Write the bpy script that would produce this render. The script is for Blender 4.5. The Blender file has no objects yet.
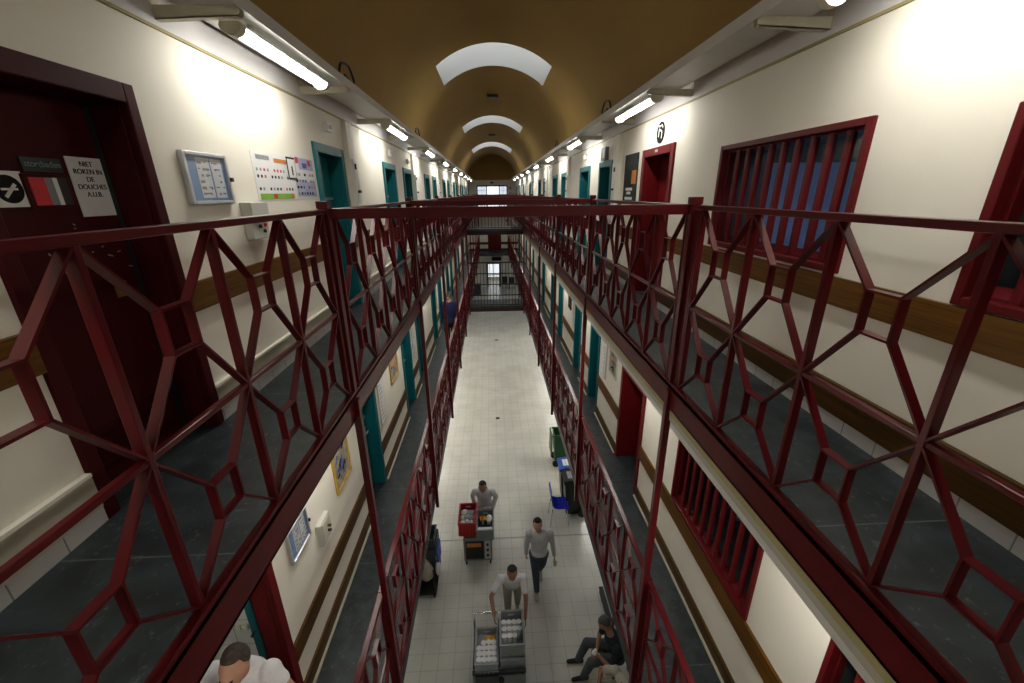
import bpy, bmesh, math, random
from mathutils import Vector, Matrix
random.seed(7)
C = bpy.context.scene.collection
SC = bpy.context.scene
V = Vector

# ------------------------------------------------------------------ materials
def new_mat(name):
    m = bpy.data.materials.new(name); m.use_nodes = True
    return m, m.node_tree, m.node_tree.nodes['Principled BSDF']

def mat(name, col, rough=.5, var=.12, scale=6., metal=0., bump=0., spec=.3, coat=0.):
    """plain painted/solid surface with a little procedural tone variation and bump"""
    m, nt, b = new_mat(name)
    tc = nt.nodes.new('ShaderNodeTexCoord')
    nz = nt.nodes.new('ShaderNodeTexNoise'); nz.inputs['Scale'].default_value = scale; nz.inputs['Detail'].default_value = 5
    nt.links.new(tc.outputs['Object'], nz.inputs['Vector'])
    rp = nt.nodes.new('ShaderNodeValToRGB')
    rp.color_ramp.elements[0].position = .3; rp.color_ramp.elements[1].position = .7
    rp.color_ramp.elements[0].color = tuple(c * (1 - var) for c in col) + (1,)
    rp.color_ramp.elements[1].color = tuple(min(1, c * (1 + var)) for c in col) + (1,)
    nt.links.new(nz.outputs['Fac'], rp.inputs['Fac'])
    nt.links.new(rp.outputs['Color'], b.inputs['Base Color'])
    b.inputs['Roughness'].default_value = rough; b.inputs['Metallic'].default_value = metal
    b.inputs['Specular IOR Level'].default_value = spec
    b.inputs['Coat Weight'].default_value = coat
    if bump:
        bp = nt.nodes.new('ShaderNodeBump'); bp.inputs['Strength'].default_value = bump; bp.inputs['Distance'].default_value = .01
        n2 = nt.nodes.new('ShaderNodeTexNoise'); n2.inputs['Scale'].default_value = scale * 8
        nt.links.new(tc.outputs['Object'], n2.inputs['Vector'])
        nt.links.new(n2.outputs['Fac'], bp.inputs['Height']); nt.links.new(bp.outputs['Normal'], b.inputs['Normal'])
    return m

def emit(name, col, s):
    m, nt, b = new_mat(name)
    b.inputs['Base Color'].default_value = (*col, 1)
    b.inputs['Emission Color'].default_value = (*col, 1); b.inputs['Emission Strength'].default_value = s
    return m

def joints(nt, axis_out, period, phase, width):
    """1 on a joint line, 0 elsewhere"""
    a = nt.nodes.new('ShaderNodeMath'); a.operation = 'ADD'; a.inputs[1].default_value = -phase + 1000 * period
    nt.links.new(axis_out, a.inputs[0])
    d = nt.nodes.new('ShaderNodeMath'); d.operation = 'MODULO'; d.inputs[1].default_value = period
    nt.links.new(a.outputs[0], d.inputs[0])
    l = nt.nodes.new('ShaderNodeMath'); l.operation = 'LESS_THAN'; l.inputs[1].default_value = width
    nt.links.new(d.outputs[0], l.inputs[0])
    return l.outputs[0]

def tile_mat(name, col, line, px, phx, py, phy, w, rough, axes=('X', 'Y'), var=.06, speck=0., nscale=3., bump=0.):
    m, nt, b = new_mat(name)
    g = nt.nodes.new('ShaderNodeNewGeometry')
    s = nt.nodes.new('ShaderNodeSeparateXYZ'); nt.links.new(g.outputs['Position'], s.inputs[0])
    outs = []
    for ax, p, ph in ((axes[0], px, phx), (axes[1], py, phy)):
        if p: outs.append(joints(nt, s.outputs[ax], p, ph, w))
    if len(outs) == 2:
        mx = nt.nodes.new('ShaderNodeMath'); mx.operation = 'MAXIMUM'
        nt.links.new(outs[0], mx.inputs[0]); nt.links.new(outs[1], mx.inputs[1]); jo = mx.outputs[0]
    else: jo = outs[0]
    nz = nt.nodes.new('ShaderNodeTexNoise'); nz.inputs['Scale'].default_value = nscale; nz.inputs['Detail'].default_value = 8
    nt.links.new(g.outputs['Position'], nz.inputs['Vector'])
    rp = nt.nodes.new('ShaderNodeValToRGB'); rp.color_ramp.elements[0].position = .38; rp.color_ramp.elements[1].position = .62
    rp.color_ramp.elements[0].color = tuple(c * (1 - var) for c in col) + (1,)
    rp.color_ramp.elements[1].color = tuple(min(1, c * (1 + var)) for c in col) + (1,)
    nt.links.new(nz.outputs['Fac'], rp.inputs['Fac']); base = rp.outputs['Color']
    if speck:
        n2 = nt.nodes.new('ShaderNodeTexNoise'); n2.inputs['Scale'].default_value = 26; n2.inputs['Detail'].default_value = 6; n2.inputs['Roughness'].default_value = .75
        nt.links.new(g.outputs['Position'], n2.inputs['Vector'])
        r2 = nt.nodes.new('ShaderNodeValToRGB'); r2.color_ramp.elements[0].position = .58; r2.color_ramp.elements[1].position = .78
        nt.links.new(n2.outputs['Fac'], r2.inputs['Fac'])
        mm = nt.nodes.new('ShaderNodeMath'); mm.operation = 'MULTIPLY'; mm.inputs[1].default_value = speck
        nt.links.new(r2.outputs['Color'], mm.inputs[0])
        mxr = nt.nodes.new('ShaderNodeMix'); mxr.data_type = 'RGBA'
        nt.links.new(mm.outputs[0], mxr.inputs['Factor']); nt.links.new(base, mxr.inputs['A']); mxr.inputs['B'].default_value = (.30, .33, .34, 1)
        base = mxr.outputs['Result']
    mj = nt.nodes.new('ShaderNodeMix'); mj.data_type = 'RGBA'
    nt.links.new(jo, mj.inputs['Factor']); nt.links.new(base, mj.inputs['A']); mj.inputs['B'].default_value = (*line, 1)
    nt.links.new(mj.outputs['Result'], b.inputs['Base Color'])
    b.inputs['Roughness'].default_value = rough
    if bump:
        bp = nt.nodes.new('ShaderNodeBump'); bp.inputs['Strength'].default_value = bump; bp.inputs['Distance'].default_value = .01
        nt.links.new(nz.outputs['Fac'], bp.inputs['Height']); nt.links.new(bp.outputs['Normal'], b.inputs['Normal'])
    return m

def wood_mat(name, c0, c1, rough=.4):
    m, nt, b = new_mat(name)
    g = nt.nodes.new('ShaderNodeNewGeometry')
    mp = nt.nodes.new('ShaderNodeMapping'); mp.inputs['Scale'].default_value = (4, .9, 26)
    nt.links.new(g.outputs['Position'], mp.inputs['Vector'])
    nz = nt.nodes.new('ShaderNodeTexNoise'); nz.inputs['Scale'].default_value = 2.4; nz.inputs['Detail'].default_value = 7; nz.inputs['Distortion'].default_value = .6
    nt.links.new(mp.outputs['Vector'], nz.inputs['Vector'])
    rp = nt.nodes.new('ShaderNodeValToRGB'); rp.color_ramp.elements[0].position = .3; rp.color_ramp.elements[1].position = .72
    rp.color_ramp.elements[0].color = (*c0, 1); rp.color_ramp.elements[1].color = (*c1, 1)
    nt.links.new(nz.outputs['Fac'], rp.inputs['Fac']); nt.links.new(rp.outputs['Color'], b.inputs['Base Color'])
    b.inputs['Roughness'].default_value = rough; b.inputs['Specular IOR Level'].default_value = .2
    return m

def glass_mat(name, col=(.8, .9, .95), rough=.02):
    m, nt, b = new_mat(name)
    out = nt.nodes['Material Output']
    tr = nt.nodes.new('ShaderNodeBsdfTransparent'); tr.inputs[0].default_value = (*col, 1)
    gl = nt.nodes.new('ShaderNodeBsdfGlossy'); gl.inputs['Roughness'].default_value = rough
    lw = nt.nodes.new('ShaderNodeLayerWeight'); lw.inputs['Blend'].default_value = .5
    pw = nt.nodes.new('ShaderNodeMath'); pw.operation = 'POWER'; pw.inputs[1].default_value = 5; nt.links.new(lw.outputs['Facing'], pw.inputs[0])
    fr = nt.nodes.new('ShaderNodeMath'); fr.operation = 'MULTIPLY_ADD'; fr.inputs[1].default_value = .9; fr.inputs[2].default_value = .03; nt.links.new(pw.outputs[0], fr.inputs[0])
    mx = nt.nodes.new('ShaderNodeMixShader')
    nt.links.new(fr.outputs[0], mx.inputs[0]); nt.links.new(tr.outputs[0], mx.inputs[1]); nt.links.new(gl.outputs[0], mx.inputs[2])
    nt.links.new(mx.outputs[0], out.inputs['Surface'])
    return m

M = dict(
    red=mat('oxblood_gloss_paint', (.074, .0042, .0064), .28, .15, 5, spec=.24),
    redd=mat('red_door_paint', (.112, .0055, .0072), .42, .12, 3, spec=.15),
    redw=mat('red_window_paint', (.098, .0055, .0072), .38, .12, 4, spec=.18),
    maroon=mat('maroon_door_paint', (.044, .003, .0047), .5, .2, 3, spec=.10),
    teal=mat('teal_door_paint', (.006, .118, .135), .42, .12, 3, spec=.2),
    cream=mat('cream_wall_paint', (.80, .765, .665), .62, .035, 1.6, bump=.06),
    upper=mat('pale_grey_wall_band', (.62, .61, .60), .6, .05, 2),
    vault=mat('ochre_vault_paint', (.345, .215, .058), .72, .08, .8, bump=.05),
    shaft=mat('greyed_skylight_shaft', (.21, .205, .19), .6, .03, 2),  # white shaft greyed in colour to hold down the strong pane's light
    wood=wood_mat('brown_rail_wood', (.066, .027, .0025), (.155, .068, .009)),
    wood2=wood_mat('dark_brown_rail_wood', (.044, .020, .003), (.095, .043, .008)),
    chairwood=wood_mat('chair_wood', (.12, .06, .02), (.25, .13, .045)),
    slate=tile_mat('slate_gallery_floor', (.0145, .0225, .0255), (.085, .10, .10), 0, 0, 1.38, 1.27, .006, .46, var=.45, speck=.5, nscale=7, bump=.25),
    tiles=tile_mat('pale_floor_tiles', (.61, .595, .525), (.33, .32, .28), .2665, -.541, .2665, 4.615, .006, .27, var=.07, nscale=1.6),
    wtile=tile_mat('white_wall_tiles', (.78, .78, .76), (.42, .42, .4), .4, 0, .3, .06, .007, .22, axes=('X', 'Z'), var=.03),
    plinth=tile_mat('pale_plinth_tiles', (.52, .51, .49), (.2, .2, .2), 0, 0, .2, .11, .006, .3, axes=('X', 'Y')),
    ledge=mat('beige_plinth_paint', (.47, .44, .34), .55, .06, 4),
    olive=mat('olive_cream_paint', (.33, .28, .125), .55, .06, 4),
    duct=mat('grey_cable_duct', (.38, .36, .31), .5, .05, 4),
    zinc=mat('pale_painted_steel', (.55, .54, .52), .42, .06, 4, spec=.5),
    bracket=mat('cream_bracket_steel', (.55, .52, .40), .5, .08, 9),
    alu=mat('brushed_aluminium', (.62, .65, .68), .35, .06, 14, metal=.75),
    steel=mat('chrome_steel', (.7, .7, .72), .22, .05, 12, metal=.95),
    black=mat('black_plastic', (.014, .015, .016), .4, .2, 9),
    darkgrey=mat('charcoal_plastic', (.045, .055, .058), .42, .15, 8),
    grey=mat('grey_plastic', (.20, .225, .235), .42, .08, 7),
    crate=mat('blue_grey_crate', (.30, .335, .35), .42, .08, 7),
    redcrate=mat('red_crate_plastic', (.42, .018, .022), .38, .08, 7),
    green=mat('green_bin_plastic', (.014, .085, .028), .42, .12, 7),
    dkgreen=mat('dark_green_paint', (.012, .032, .03), .45, .15, 7),
    blue=mat('blue_chair_plastic', (.012, .025, .46), .35, .08, 6),
    bluelid=mat('blue_lid_plastic', (.03, .10, .42), .4, .1, 6),
    white=mat('white_paper', (.76, .76, .76), .6, .03, 9),
    whitep=mat('white_plastic', (.78, .78, .75), .38, .03, 9),
    offw=mat('offwhite_enclosure', (.50, .50, .45), .45, .05, 9),
    blueboard=mat('blue_backing_board', (.19, .33, .58), .6, .06, 7),
    ink=mat('black_ink', (.008, .008, .009), .7, .1, 20, spec=.1),
    greyink=mat('grey_ink', (.27, .28, .30), .55, .2, 30),
    signgreen=mat('dark_sign_plate', (.012, .022, .022), .4, .1, 9),
    signtext=mat('grey_sign_lettering', (.20, .24, .24), .5, .05, 9),
    pred=mat('print_red', (.55, .03, .035), .55, .1, 20),
    pgreen=mat('print_green', (.22, .46, .06), .55, .1, 20),
    pblue=mat('print_blue', (.05, .09, .36), .55, .1, 20),
    plilac=mat('print_lilac', (.42, .42, .58), .55, .1, 20),
    porange=mat('print_orange', (.60, .20, .03), .55, .15, 12),
    yellow=mat('yellow_wrapper', (.72, .40, .015), .45, .1, 14),
    foil=mat('grey_foil', (.5, .51, .53), .35, .25, 22, metal=.3, bump=.8),
    bagm=mat('beige_bag', (.42, .38, .30), .6, .12, 12, bump=.4),
    dpost=mat('dark_poster_print', (.022, .028, .028), .6, .6, 7, spec=.1),
    gold=mat('gold_frame', (.42, .25, .045), .4, .15, 8),
    pict=mat('painted_picture', (.30, .27, .19), .6, .55, 11),
    brass=mat('worn_brass', (.6, .42, .12), .35, .1, 9, metal=.85),
    glass=glass_mat('window_glass', (.86, .93, .96)),
    clear=glass_mat('clear_front_glass', (.985, .99, 1.)),
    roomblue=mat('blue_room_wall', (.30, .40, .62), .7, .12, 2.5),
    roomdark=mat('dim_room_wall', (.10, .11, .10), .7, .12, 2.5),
    skin=mat('skin', (.50, .27, .185), .5, .06, 12),
    skin2=mat('tanned_skin', (.33, .16, .10), .5, .06, 12),
    hairdark=mat('dark_hair', (.012, .010, .009), .55, .3, 40, bump=.5),
    hairgrey=mat('grey_hair', (.07, .07, .072), .55, .35, 40, bump=.5),
    hairshort=mat('cropped_brown_hair', (.06, .045, .035), .6, .4, 40, bump=.5),
    wcloth=mat('white_cotton', (.72, .72, .74), .8, .05, 9, bump=.35),
    gcloth=mat('pale_grey_sweatshirt', (.52, .53, .56), .85, .06, 9, bump=.35),
    coverall=mat('greyish_white_coverall', (.56, .55, .58), .85, .06, 9, bump=.35),
    jeans=mat('slate_blue_denim', (.055, .075, .10), .85, .15, 12, bump=.35),
    beigecloth=mat('beige_trousers', (.40, .38, .30), .85, .08, 12, bump=.35),
    gtrouser=mat('grey_trousers', (.075, .085, .10), .85, .1, 12, bump=.35),
    dcloth=mat('dark_shirt', (.015, .021, .026), .85, .15, 12, bump=.35),
    navy=mat('navy_uniform', (.007, .012, .055), .85, .12, 12, bump=.35),
    navyd=mat('dark_uniform_trousers', (.012, .018, .028), .85, .12, 12, bump=.35),
    shoe=mat('black_leather', (.012, .012, .013), .4, .15, 12),
    shoelt=mat('pale_trainer', (.36, .35, .31), .6, .1, 12),
    shoetan=mat('tan_sole', (.42, .28, .08), .6, .1, 12),
    tube=emit('lit_tube_diffuser', (1., .965, .89), 29.),
    globe=emit('added_lamp_globe', (1., .97, .92), 22.),  # glow of the lamp added in the tiled room
    roomtube=emit('added_room_glow', (.9, .95, 1.), 40.),
    sky=emit('daylight_milky_pane', (.92, .96, 1.), 3.6),
    skywin=emit('daylight_window_pane', (.80, .88, 1.), .65),
    skywin2=emit('daylight_centre_pane', (.90, .95, 1.), 1.1),
    corrpane=emit('corridor_window_pane', (.88, .94, 1.), .9),
    darkred=mat('dark_bridge_edge_paint', (.022, .006, .008), .4, .15, 5),
    lit=emit('lit_corridor_pane', (1., .95, .84), 3.0),
)

# ------------------------------------------------------------------ mesh builder
class MB:
    def __init__(s): s.bm = bmesh.new(); s.mats = []
    def mi(s, m):
        if m is None: return 0
        if m not in s.mats: s.mats.append(m)
        return s.mats.index(m)
    def hexa(s, p, m=None):
        v = [s.bm.verts.new(q) for q in p]; k = s.mi(m)
        for f in ((3, 2, 1, 0), (4, 5, 6, 7), (0, 1, 5, 4), (1, 2, 6, 5), (2, 3, 7, 6), (3, 0, 4, 7)):
            fc = s.bm.faces.new([v[i] for i in f]); fc.material_index = k
        return s
    def box(s, x0, x1, y0, y1, z0, z1, m=None):
        x0, x1 = sorted((x0, x1)); y0, y1 = sorted((y0, y1)); z0, z1 = sorted((z0, z1))
        return s.hexa([(x0, y0, z0), (x1, y0, z0), (x1, y1, z0), (x0, y1, z0), (x0, y0, z1), (x1, y0, z1), (x1, y1, z1), (x0, y1, z1)], m)
    def bar(s, a, b, w, h, m=None, up=(1, 0, 0)):
        """rectangular bar from a to b: width h along 'up', w across"""
        a, b, u = V(a), V(b), V(up); d = (b - a).normalized()
        u = (u - d * u.dot(d)).normalized(); n = d.cross(u)
        q = [n * (-w / 2) + u * (-h / 2), n * (w / 2) + u * (-h / 2), n * (w / 2) + u * (h / 2), n * (-w / 2) + u * (h / 2)]
        return s.hexa([a + k for k in q] + [b + k for k in q], m)
    def tube(s, pts, r, m=None, n=8, cap=True):
        pts = [V(p) for p in pts]; rr = r if isinstance(r, (list, tuple)) else [r] * len(pts); rings = []; k = s.mi(m)
        for i, p in enumerate(pts):
            d = (pts[min(i + 1, len(pts) - 1)] - pts[max(i - 1, 0)]).normalized()
            u = d.cross(V((0, 0, 1)) if abs(d.z) < .9 else V((1, 0, 0))).normalized(); w = d.cross(u)
            rings.append([s.bm.verts.new(p + (u * math.cos(t) + w * math.sin(t)) * rr[i]) for t in [2 * math.pi * j / n for j in range(n)]])
        for a, b in zip(rings, rings[1:]):
            for j in range(n):
                f = s.bm.faces.new((a[j], a[(j + 1) % n], b[(j + 1) % n], b[j])); f.material_index = k; f.smooth = n > 6
        if cap:
            for rg in (rings[0][::-1], rings[-1]):
                f = s.bm.faces.new(rg); f.material_index = k
        return s
    def ell(s, c, r, m=None, rot=None, u=14, v=10):
        k = s.mi(m); n0 = len(s.bm.faces)
        mt = Matrix.Translation(V(c)) @ (rot.to_4x4() if rot else Matrix()) @ Matrix.Diagonal((r[0], r[1], r[2], 1))
        res = bmesh.ops.create_uvsphere(s.bm, u_segments=u, v_segments=v, radius=1, matrix=mt)
        for vv in res['verts']:
            for f in vv.link_faces: f.material_index = k; f.smooth = True
        return s
    def prism(s, poly, axis, a, b, m=None):
        """extrude a 2D polygon (the two other axes in XYZ order) from a to b along axis"""
        k = s.mi(m)
        def pt(q, t):
            l = list(q); l.insert('XYZ'.index(axis), t); return l
        A = [s.bm.verts.new(pt(q, a)) for q in poly]; B = [s.bm.verts.new(pt(q, b)) for q in poly]
        n = len(poly); fs = [s.bm.faces.new(A[::-1]), s.bm.faces.new(B)]
        for i in range(n): fs.append(s.bm.faces.new((A[i], A[(i + 1) % n], B[(i + 1) % n], B[i])))
        for f in fs: f.material_index = k
        return s
    def quad(s, p, m=None):
        f = s.bm.faces.new([s.bm.verts.new(q) for q in p]); f.material_index = s.mi(m); return s
    def build(s, name, m=None, parent=None, loc=None, bevel=0., world=False):
        bmesh.ops.recalc_face_normals(s.bm, faces=s.bm.faces)
        if loc is not None: bmesh.ops.translate(s.bm, verts=s.bm.verts, vec=-V(loc))
        me = bpy.data.meshes.new(name); s.bm.to_mesh(me); s.bm.free()
        for mm in (s.mats or [m]): me.materials.append(mm)
        o = bpy.data.objects.new(name, me); C.objects.link(o)
        if loc is not None: o.location = loc
        if parent is not None:
            o.parent = parent
            if world: o.location = o.location - origin(parent)
        if bevel:
            bv = o.modifiers.new('bevel', 'BEVEL'); bv.width = bevel; bv.segments = 2; bv.limit_method = 'ANGLE'
        return o

def origin(o):
    p = V(o.location)
    while o.parent is not None: o = o.parent; p = p + V(o.location)
    return p
def tag(o, label, cat, group=None):
    o['label'] = label; o['category'] = cat
    if group: o['group'] = group
    return o
def thing(name, loc, label, cat, group=None):
    o = bpy.data.objects.new(name, None); C.objects.link(o); o.location = loc; o.empty_display_size = .1
    return tag(o, label, cat, group)
def struct(o, label=None):
    o['kind'] = 'structure'
    if label: o['label'] = label
    return o
def sroot(name, loc):
    o = bpy.data.objects.new(name, None); C.objects.link(o); o.location = loc; o.empty_display_size = .1; o['kind'] = 'structure'; return o
def part(mb, name, m, parent, bevel=0.):
    """mesh built in world coordinates, then parented (parent chain has translation only)"""
    off = origin(parent)
    bmesh.ops.translate(mb.bm, verts=mb.bm.verts, vec=-off)
    return mb.build(name, m, parent, bevel=bevel)
def inst(o, parent, loc):
    c = o.copy(); C.objects.link(c); c.parent = parent; c.location = loc; return c
def copy_tree(o, parent=None):
    c = o.copy(); C.objects.link(c)
    if parent is not None: c.parent = parent
    for ch in list(o.children): copy_tree(ch, c)
    return c

def text_part(body, size, m, parent, center, right, up, name='lettering', depth=.0015, align='CENTER', space=1.0):
    cu = bpy.data.curves.new(name, 'FONT'); cu.body = body; cu.size = size; cu.align_x = align; cu.align_y = 'CENTER'; cu.extrude = depth; cu.space_line = space
    t = bpy.data.objects.new(name, cu); C.objects.link(t)
    dg = bpy.context.evaluated_depsgraph_get(); me = bpy.data.meshes.new_from_object(t.evaluated_get(dg))
    bpy.data.objects.remove(t)
    me.materials.clear(); me.materials.append(m); me.name = name
    r, u = V(right), V(up); n = r.cross(u)
    me.transform(Matrix(((r.x, u.x, n.x, 0), (r.y, u.y, n.y, 0), (r.z, u.z, n.z, 0), (0, 0, 0, 1))))
    o = bpy.data.objects.new(name, me); C.objects.link(o); o.parent = parent; o.location = V(center) - origin(parent)
    return o

# ------------------------------------------------------------------ levels and lines (metres, camera eye at the origin, +Y down the wing)
WL, WR = -1.67, 1.93            # upper gallery walls
LL, LR = -1.815, 2.08           # lower gallery walls
GL, GR = -2.7, 3.2             # ground floor walls
XL, XR = -1.0, 1.27             # railing planes
FU, FLO, FG = -1.285, -4.33, -7.3
DZ = FLO - FU                   # lower level offset
Y0, Y1 = -2.6, 34.0
ORD = ['nearest', 'second', 'third', 'fourth', 'fifth', 'sixth', 'seventh', 'eighth', 'ninth', 'tenth', 'eleventh', 'twelfth', 'thirteenth', 'fourteenth', 'fifteenth', 'sixteenth', 'seventeenth', 'eighteenth', 'nineteenth', 'twentieth']
SN = {-1: 'left', 1: 'right'}

# ------------------------------------------------------------------ floors
struct(MB().box(GL, GR, Y0, Y1 + 3, FG - .2, FG).build('floor', M['tiles']), 'pale square tiled ground floor')
struct(MB().box(WL - .4, XL + .02, Y0, Y1, -1.455, FU).build('floor_upper_left', M['slate']), 'slate floor of the left upper gallery')
struct(MB().box(XR - .02, WR + .4, Y0, Y1, -1.50, FU).build('floor_upper_right', M['slate']), 'slate floor of the right upper gallery')
struct(MB().box(LL - .5, XL + .02, Y0, Y1, -4.52, FLO).build('floor_lower_left', M['slate']), 'slate floor of the left lower gallery')
struct(MB().box(XR - .02, LR + .5, Y0, Y1, -4.52, FLO).build('floor_lower_right', M['slate']), 'slate floor of the right lower gallery')

# ------------------------------------------------------------------ door and window positions  (outer frame y0, y1)
UL_D = [(1.485, 2.30, 'big')] + [(4.38 + 4.26 * k, 5.23 + 4.26 * k, 't') for k in range(7)] + [(7.07 + 4.27 * k, 7.96 + 4.27 * k, 't') for k in range(7)]
UR_D = [(4.64, 5.60, 'r')] + [(6.99 + 4.14 * k, 7.81 + 4.14 * k, 't') for k in range(7)] + [(8.54 + 4.14 * k, 9.48 + 4.14 * k, 't') for k in range(6)]
LL_D = [(1.62, 2.58, 'r')] + [(4.76, 5.66, 't')] + [(7.62 + 4.26 * k, 8.48 + 4.26 * k, 't') for k in range(6)] + [(9.22 + 4.26 * k, 10.08 + 4.26 * k, 't') for k in range(6)]
LR_D = [(5.05, 6.13, 'r')] + [(7.57 + 4.4 * k, 8.37 + 4.4 * k, 't') for k in range(6)] + [(9.34 + 4.4 * k, 10.12 + 4.4 * k, 't') for k in range(6)]
ZT_U, ZT_L = .48, -2.60         # frame tops
BIGZ = .49
UR_W = [(2.225, 3.675, -.445, .345), (.15, 1.605, -.455, .29)]
LR_W = [(2.43, 3.97, -3.45, -2.60), (.25, 1.73, -3.45, -2.60)]

def wall_with_openings(name, x, s, y0, y1, z0, z1, ops, m, th=.36):
    mb = MB(); ys = sorted({y0, y1, *[o[0] for o in ops], *[o[1] for o in ops]})
    for a, b in zip(ys, ys[1:]):
        c = (a + b) / 2; here = sorted([(o[2], o[3]) for o in ops if o[0] < c < o[1]]); z = z0
        for p, q in here:
            if p > z: mb.box(x, x + s * th, a, b, z, p)
            z = max(z, q)
        if z < z1: mb.box(x, x + s * th, a, b, z, z1)
    return mb.build(name, m)
FW = .09                         # frame width
def ops_of(doors, wins, zf, zt):
    o = [(a + (FW if k != 'big' else .062) - .01, b - (FW if k != 'big' else .062) + .01, zf - .3, (zt if k != 'big' else BIGZ) - (FW if k != 'big' else .085) + .01) for a, b, k in doors]
    return o + [(a + .03, b - .03, c + .03, d - .03) for a, b, c, d in wins]
struct(wall_with_openings('wall_left', WL, -1, Y0, Y1, FU, .80, ops_of(UL_D, [], FU, ZT_U), M['cream']))
struct(wall_with_openings('wall_right', WR, 1, Y0, Y1, FU, .80, ops_of(UR_D, UR_W, FU, ZT_U), M['cream']))
struct(wall_with_openings('wall_lower_left', LL, -1, Y0, Y1, FLO, -1.5, ops_of(LL_D, [], FLO, ZT_L), M['cream'], .175))
struct(wall_with_openings('wall_lower_right', LR, 1, Y0, Y1, FLO, -1.5, ops_of(LR_D, LR_W, FLO, ZT_L), M['cream']))
struct(MB().box(GL - .3, GL, Y0, Y1 + 3, FG, -4.52).build('wall_ground_left', M['cream']))
struct(MB().box(GR, GR + .3, Y0, Y1 + 3, FG, -4.52).build('wall_ground_right', M['cream']))
struct(MB().box(WL - .3, WL + .004, Y0, Y1, .80, 1.0).build('wall_upper_band_left', M['upper']))
struct(MB().box(WR - .004, WR + .3, Y0, Y1, .80, 1.0).build('wall_upper_band_right', M['upper']))
struct(MB().box(GL - .3, GR + .3, Y0 - .3, Y0, FG, 3.1).build('wall_behind', M['cream']))

tn = [0]
def trim(mb, m, label=None):
    tn[0] += 1; return struct(mb.build('trim_%d' % tn[0], m), label)
trim(MB().box(WL, WL + .012, Y0, Y1, .797, .812), M['olive'], 'thin moulding along the left wall')
trim(MB().box(WR - .012, WR, Y0, Y1, .797, .812), M['olive'], 'thin moulding along the right wall')

def gaps(doors, y0, y1):
    out = []; y = y0
    for a, b, k in sorted(doors):
        if a > y: out.append((y, a))
        y = max(y, b)
    if y < y1: out.append((y, y1))
    return out
def band(doors, x, s, d, z0, z1, m, label, kind=None):
    mb = MB()
    for a, b in gaps(doors, Y0, Y1): mb.box(x, x - s * d, a, b, z0, z1)
    return trim(mb, m, label)
band(UL_D, WL, -1, .022, -.605, -.448, M['wood'], 'brown wooden rail along the left upper wall')
band(UR_D, WR, 1, .022, -.616, -.462, M['wood'], 'brown wooden rail along the right upper wall')
band(UL_D, WL, -1, .022, -1.212, -1.065, M['ledge'], 'beige plinth along the left upper wall')
band(UL_D, WL, -1, .026, -1.065, -1.050, M['cream'], 'pale ledge on the left plinth')
band(UL_D, WL, -1, .018, FU, -1.212, M['plinth'], 'pale tile skirting of the left upper gallery')
band(UR_D, WR, 1, .024, -1.205, -1.03, M['wood2'], 'brown wooden skirting of the right upper gallery')
band(UR_D, WR, 1, .020, FU, -1.205, M['plinth'], 'pale tile skirting of the right upper gallery')
band(LL_D, LL, -1, .024, -3.86, -3.675, M['wood2'], 'brown wooden rail along the left lower wall')
band(LL_D, LL, -1, .024, -4.318, -4.165, M['wood2'], 'brown wooden skirting of the left lower gallery')
band(LL_D, LL, -1, .05, FLO, -4.318, M['ledge'], None)
band(LR_D, LR, 1, .024, -3.665, -3.462, M['wood'], 'brown wooden rail along the right lower wall')
band(LR_D, LR, 1, .024, -4.318, -4.165, M['wood2'], 'brown wooden skirting of the right lower gallery')
band(LR_D, LR, 1, .05, FLO, -4.318, M['ledge'], None)

# ------------------------------------------------------------------ doors
dn = [0]
def door(x, s, a, b, zf, zt, kind, depth, open_room=False):
    """s = outward direction of the wall (-1 left, +1 right)"""
    dn[0] += 1
    m = {'t': M['teal'], 'r': M['redd'], 'big': M['maroon']}[kind]
    d = sroot('door_%d' % dn[0], (x, (a + b) / 2, zf))
    fw = FW if kind != 'big' else .062; ft = FW if kind != 'big' else .085
    mb = MB(); i = x - s * .022; o = x + s * depth
    mb.box(i, x + s * .02, a, a + fw, zf, zt); mb.box(i, x + s * .02, b - fw, b, zf, zt); mb.box(i, x + s * .02, a + fw, b - fw, zt - ft, zt)
    mb.box(x + s * .02, o, a + fw - .012, a + fw, zf, zt - ft); mb.box(x + s * .02, o, b - fw, b - fw + .012, zf, zt - ft)
    mb.box(x + s * .02, o, a + fw - .012, b - fw + .012, zt - ft, zt - ft + .012)
    part(mb, 'frame', m, d, .006)
    part(MB().box(x + s * .021, o + s * .04, a + fw, b - fw, zf - .03, zf + .004), 'threshold', M['slate'], d)
    if open_room: return d
    w = b - a - 2 * fw
    lf = MB().box(o, o + s * .04, a + fw - .04, b - fw + .04, zf - .02, zt - ft + .04)
    if kind == 'big':
        lf.box(o - s * .004, o, a + fw + .05, b - fw - .05, zf + .06, zf + .42)
    else:
        lf.box(o - s * .012, o, a + fw + .04, b - fw - .04, zf + .1, zf + .12).box(o - s * .012, o, a + fw + .04, b - fw - .04, zt - ft - .12, zt - ft - .1)
    leaf = part(lf, 'leaf', m, d, .004)
    if kind == 't':
        part(MB().box(o - s * .03, o, a + fw + .05, b - fw - .05, zf + 1.235, zf + 1.262), 'pull_bar', M['alu'], leaf)
        part(MB().box(o - s * .02, o, b - fw - .16, b - fw - .06, zf + .95, zf + 1.08).tube([(o - s * .05, b - fw - .15, zf + 1.0), (o - s * .05, b - fw - .05, zf + 1.0)], .012), 'handle', M['alu'], leaf)
    elif kind == 'r':
        part(MB().box(o - s * .02, o, a + fw + .04, a + fw + .12, zf + .9, zf + 1.06).tube([(o - s * .05, a + fw + .05, zf + 1.0), (o - s * .05, a + fw + .16, zf + 1.0)], .012), 'handle', M['alu'], leaf)
    return d
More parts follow.
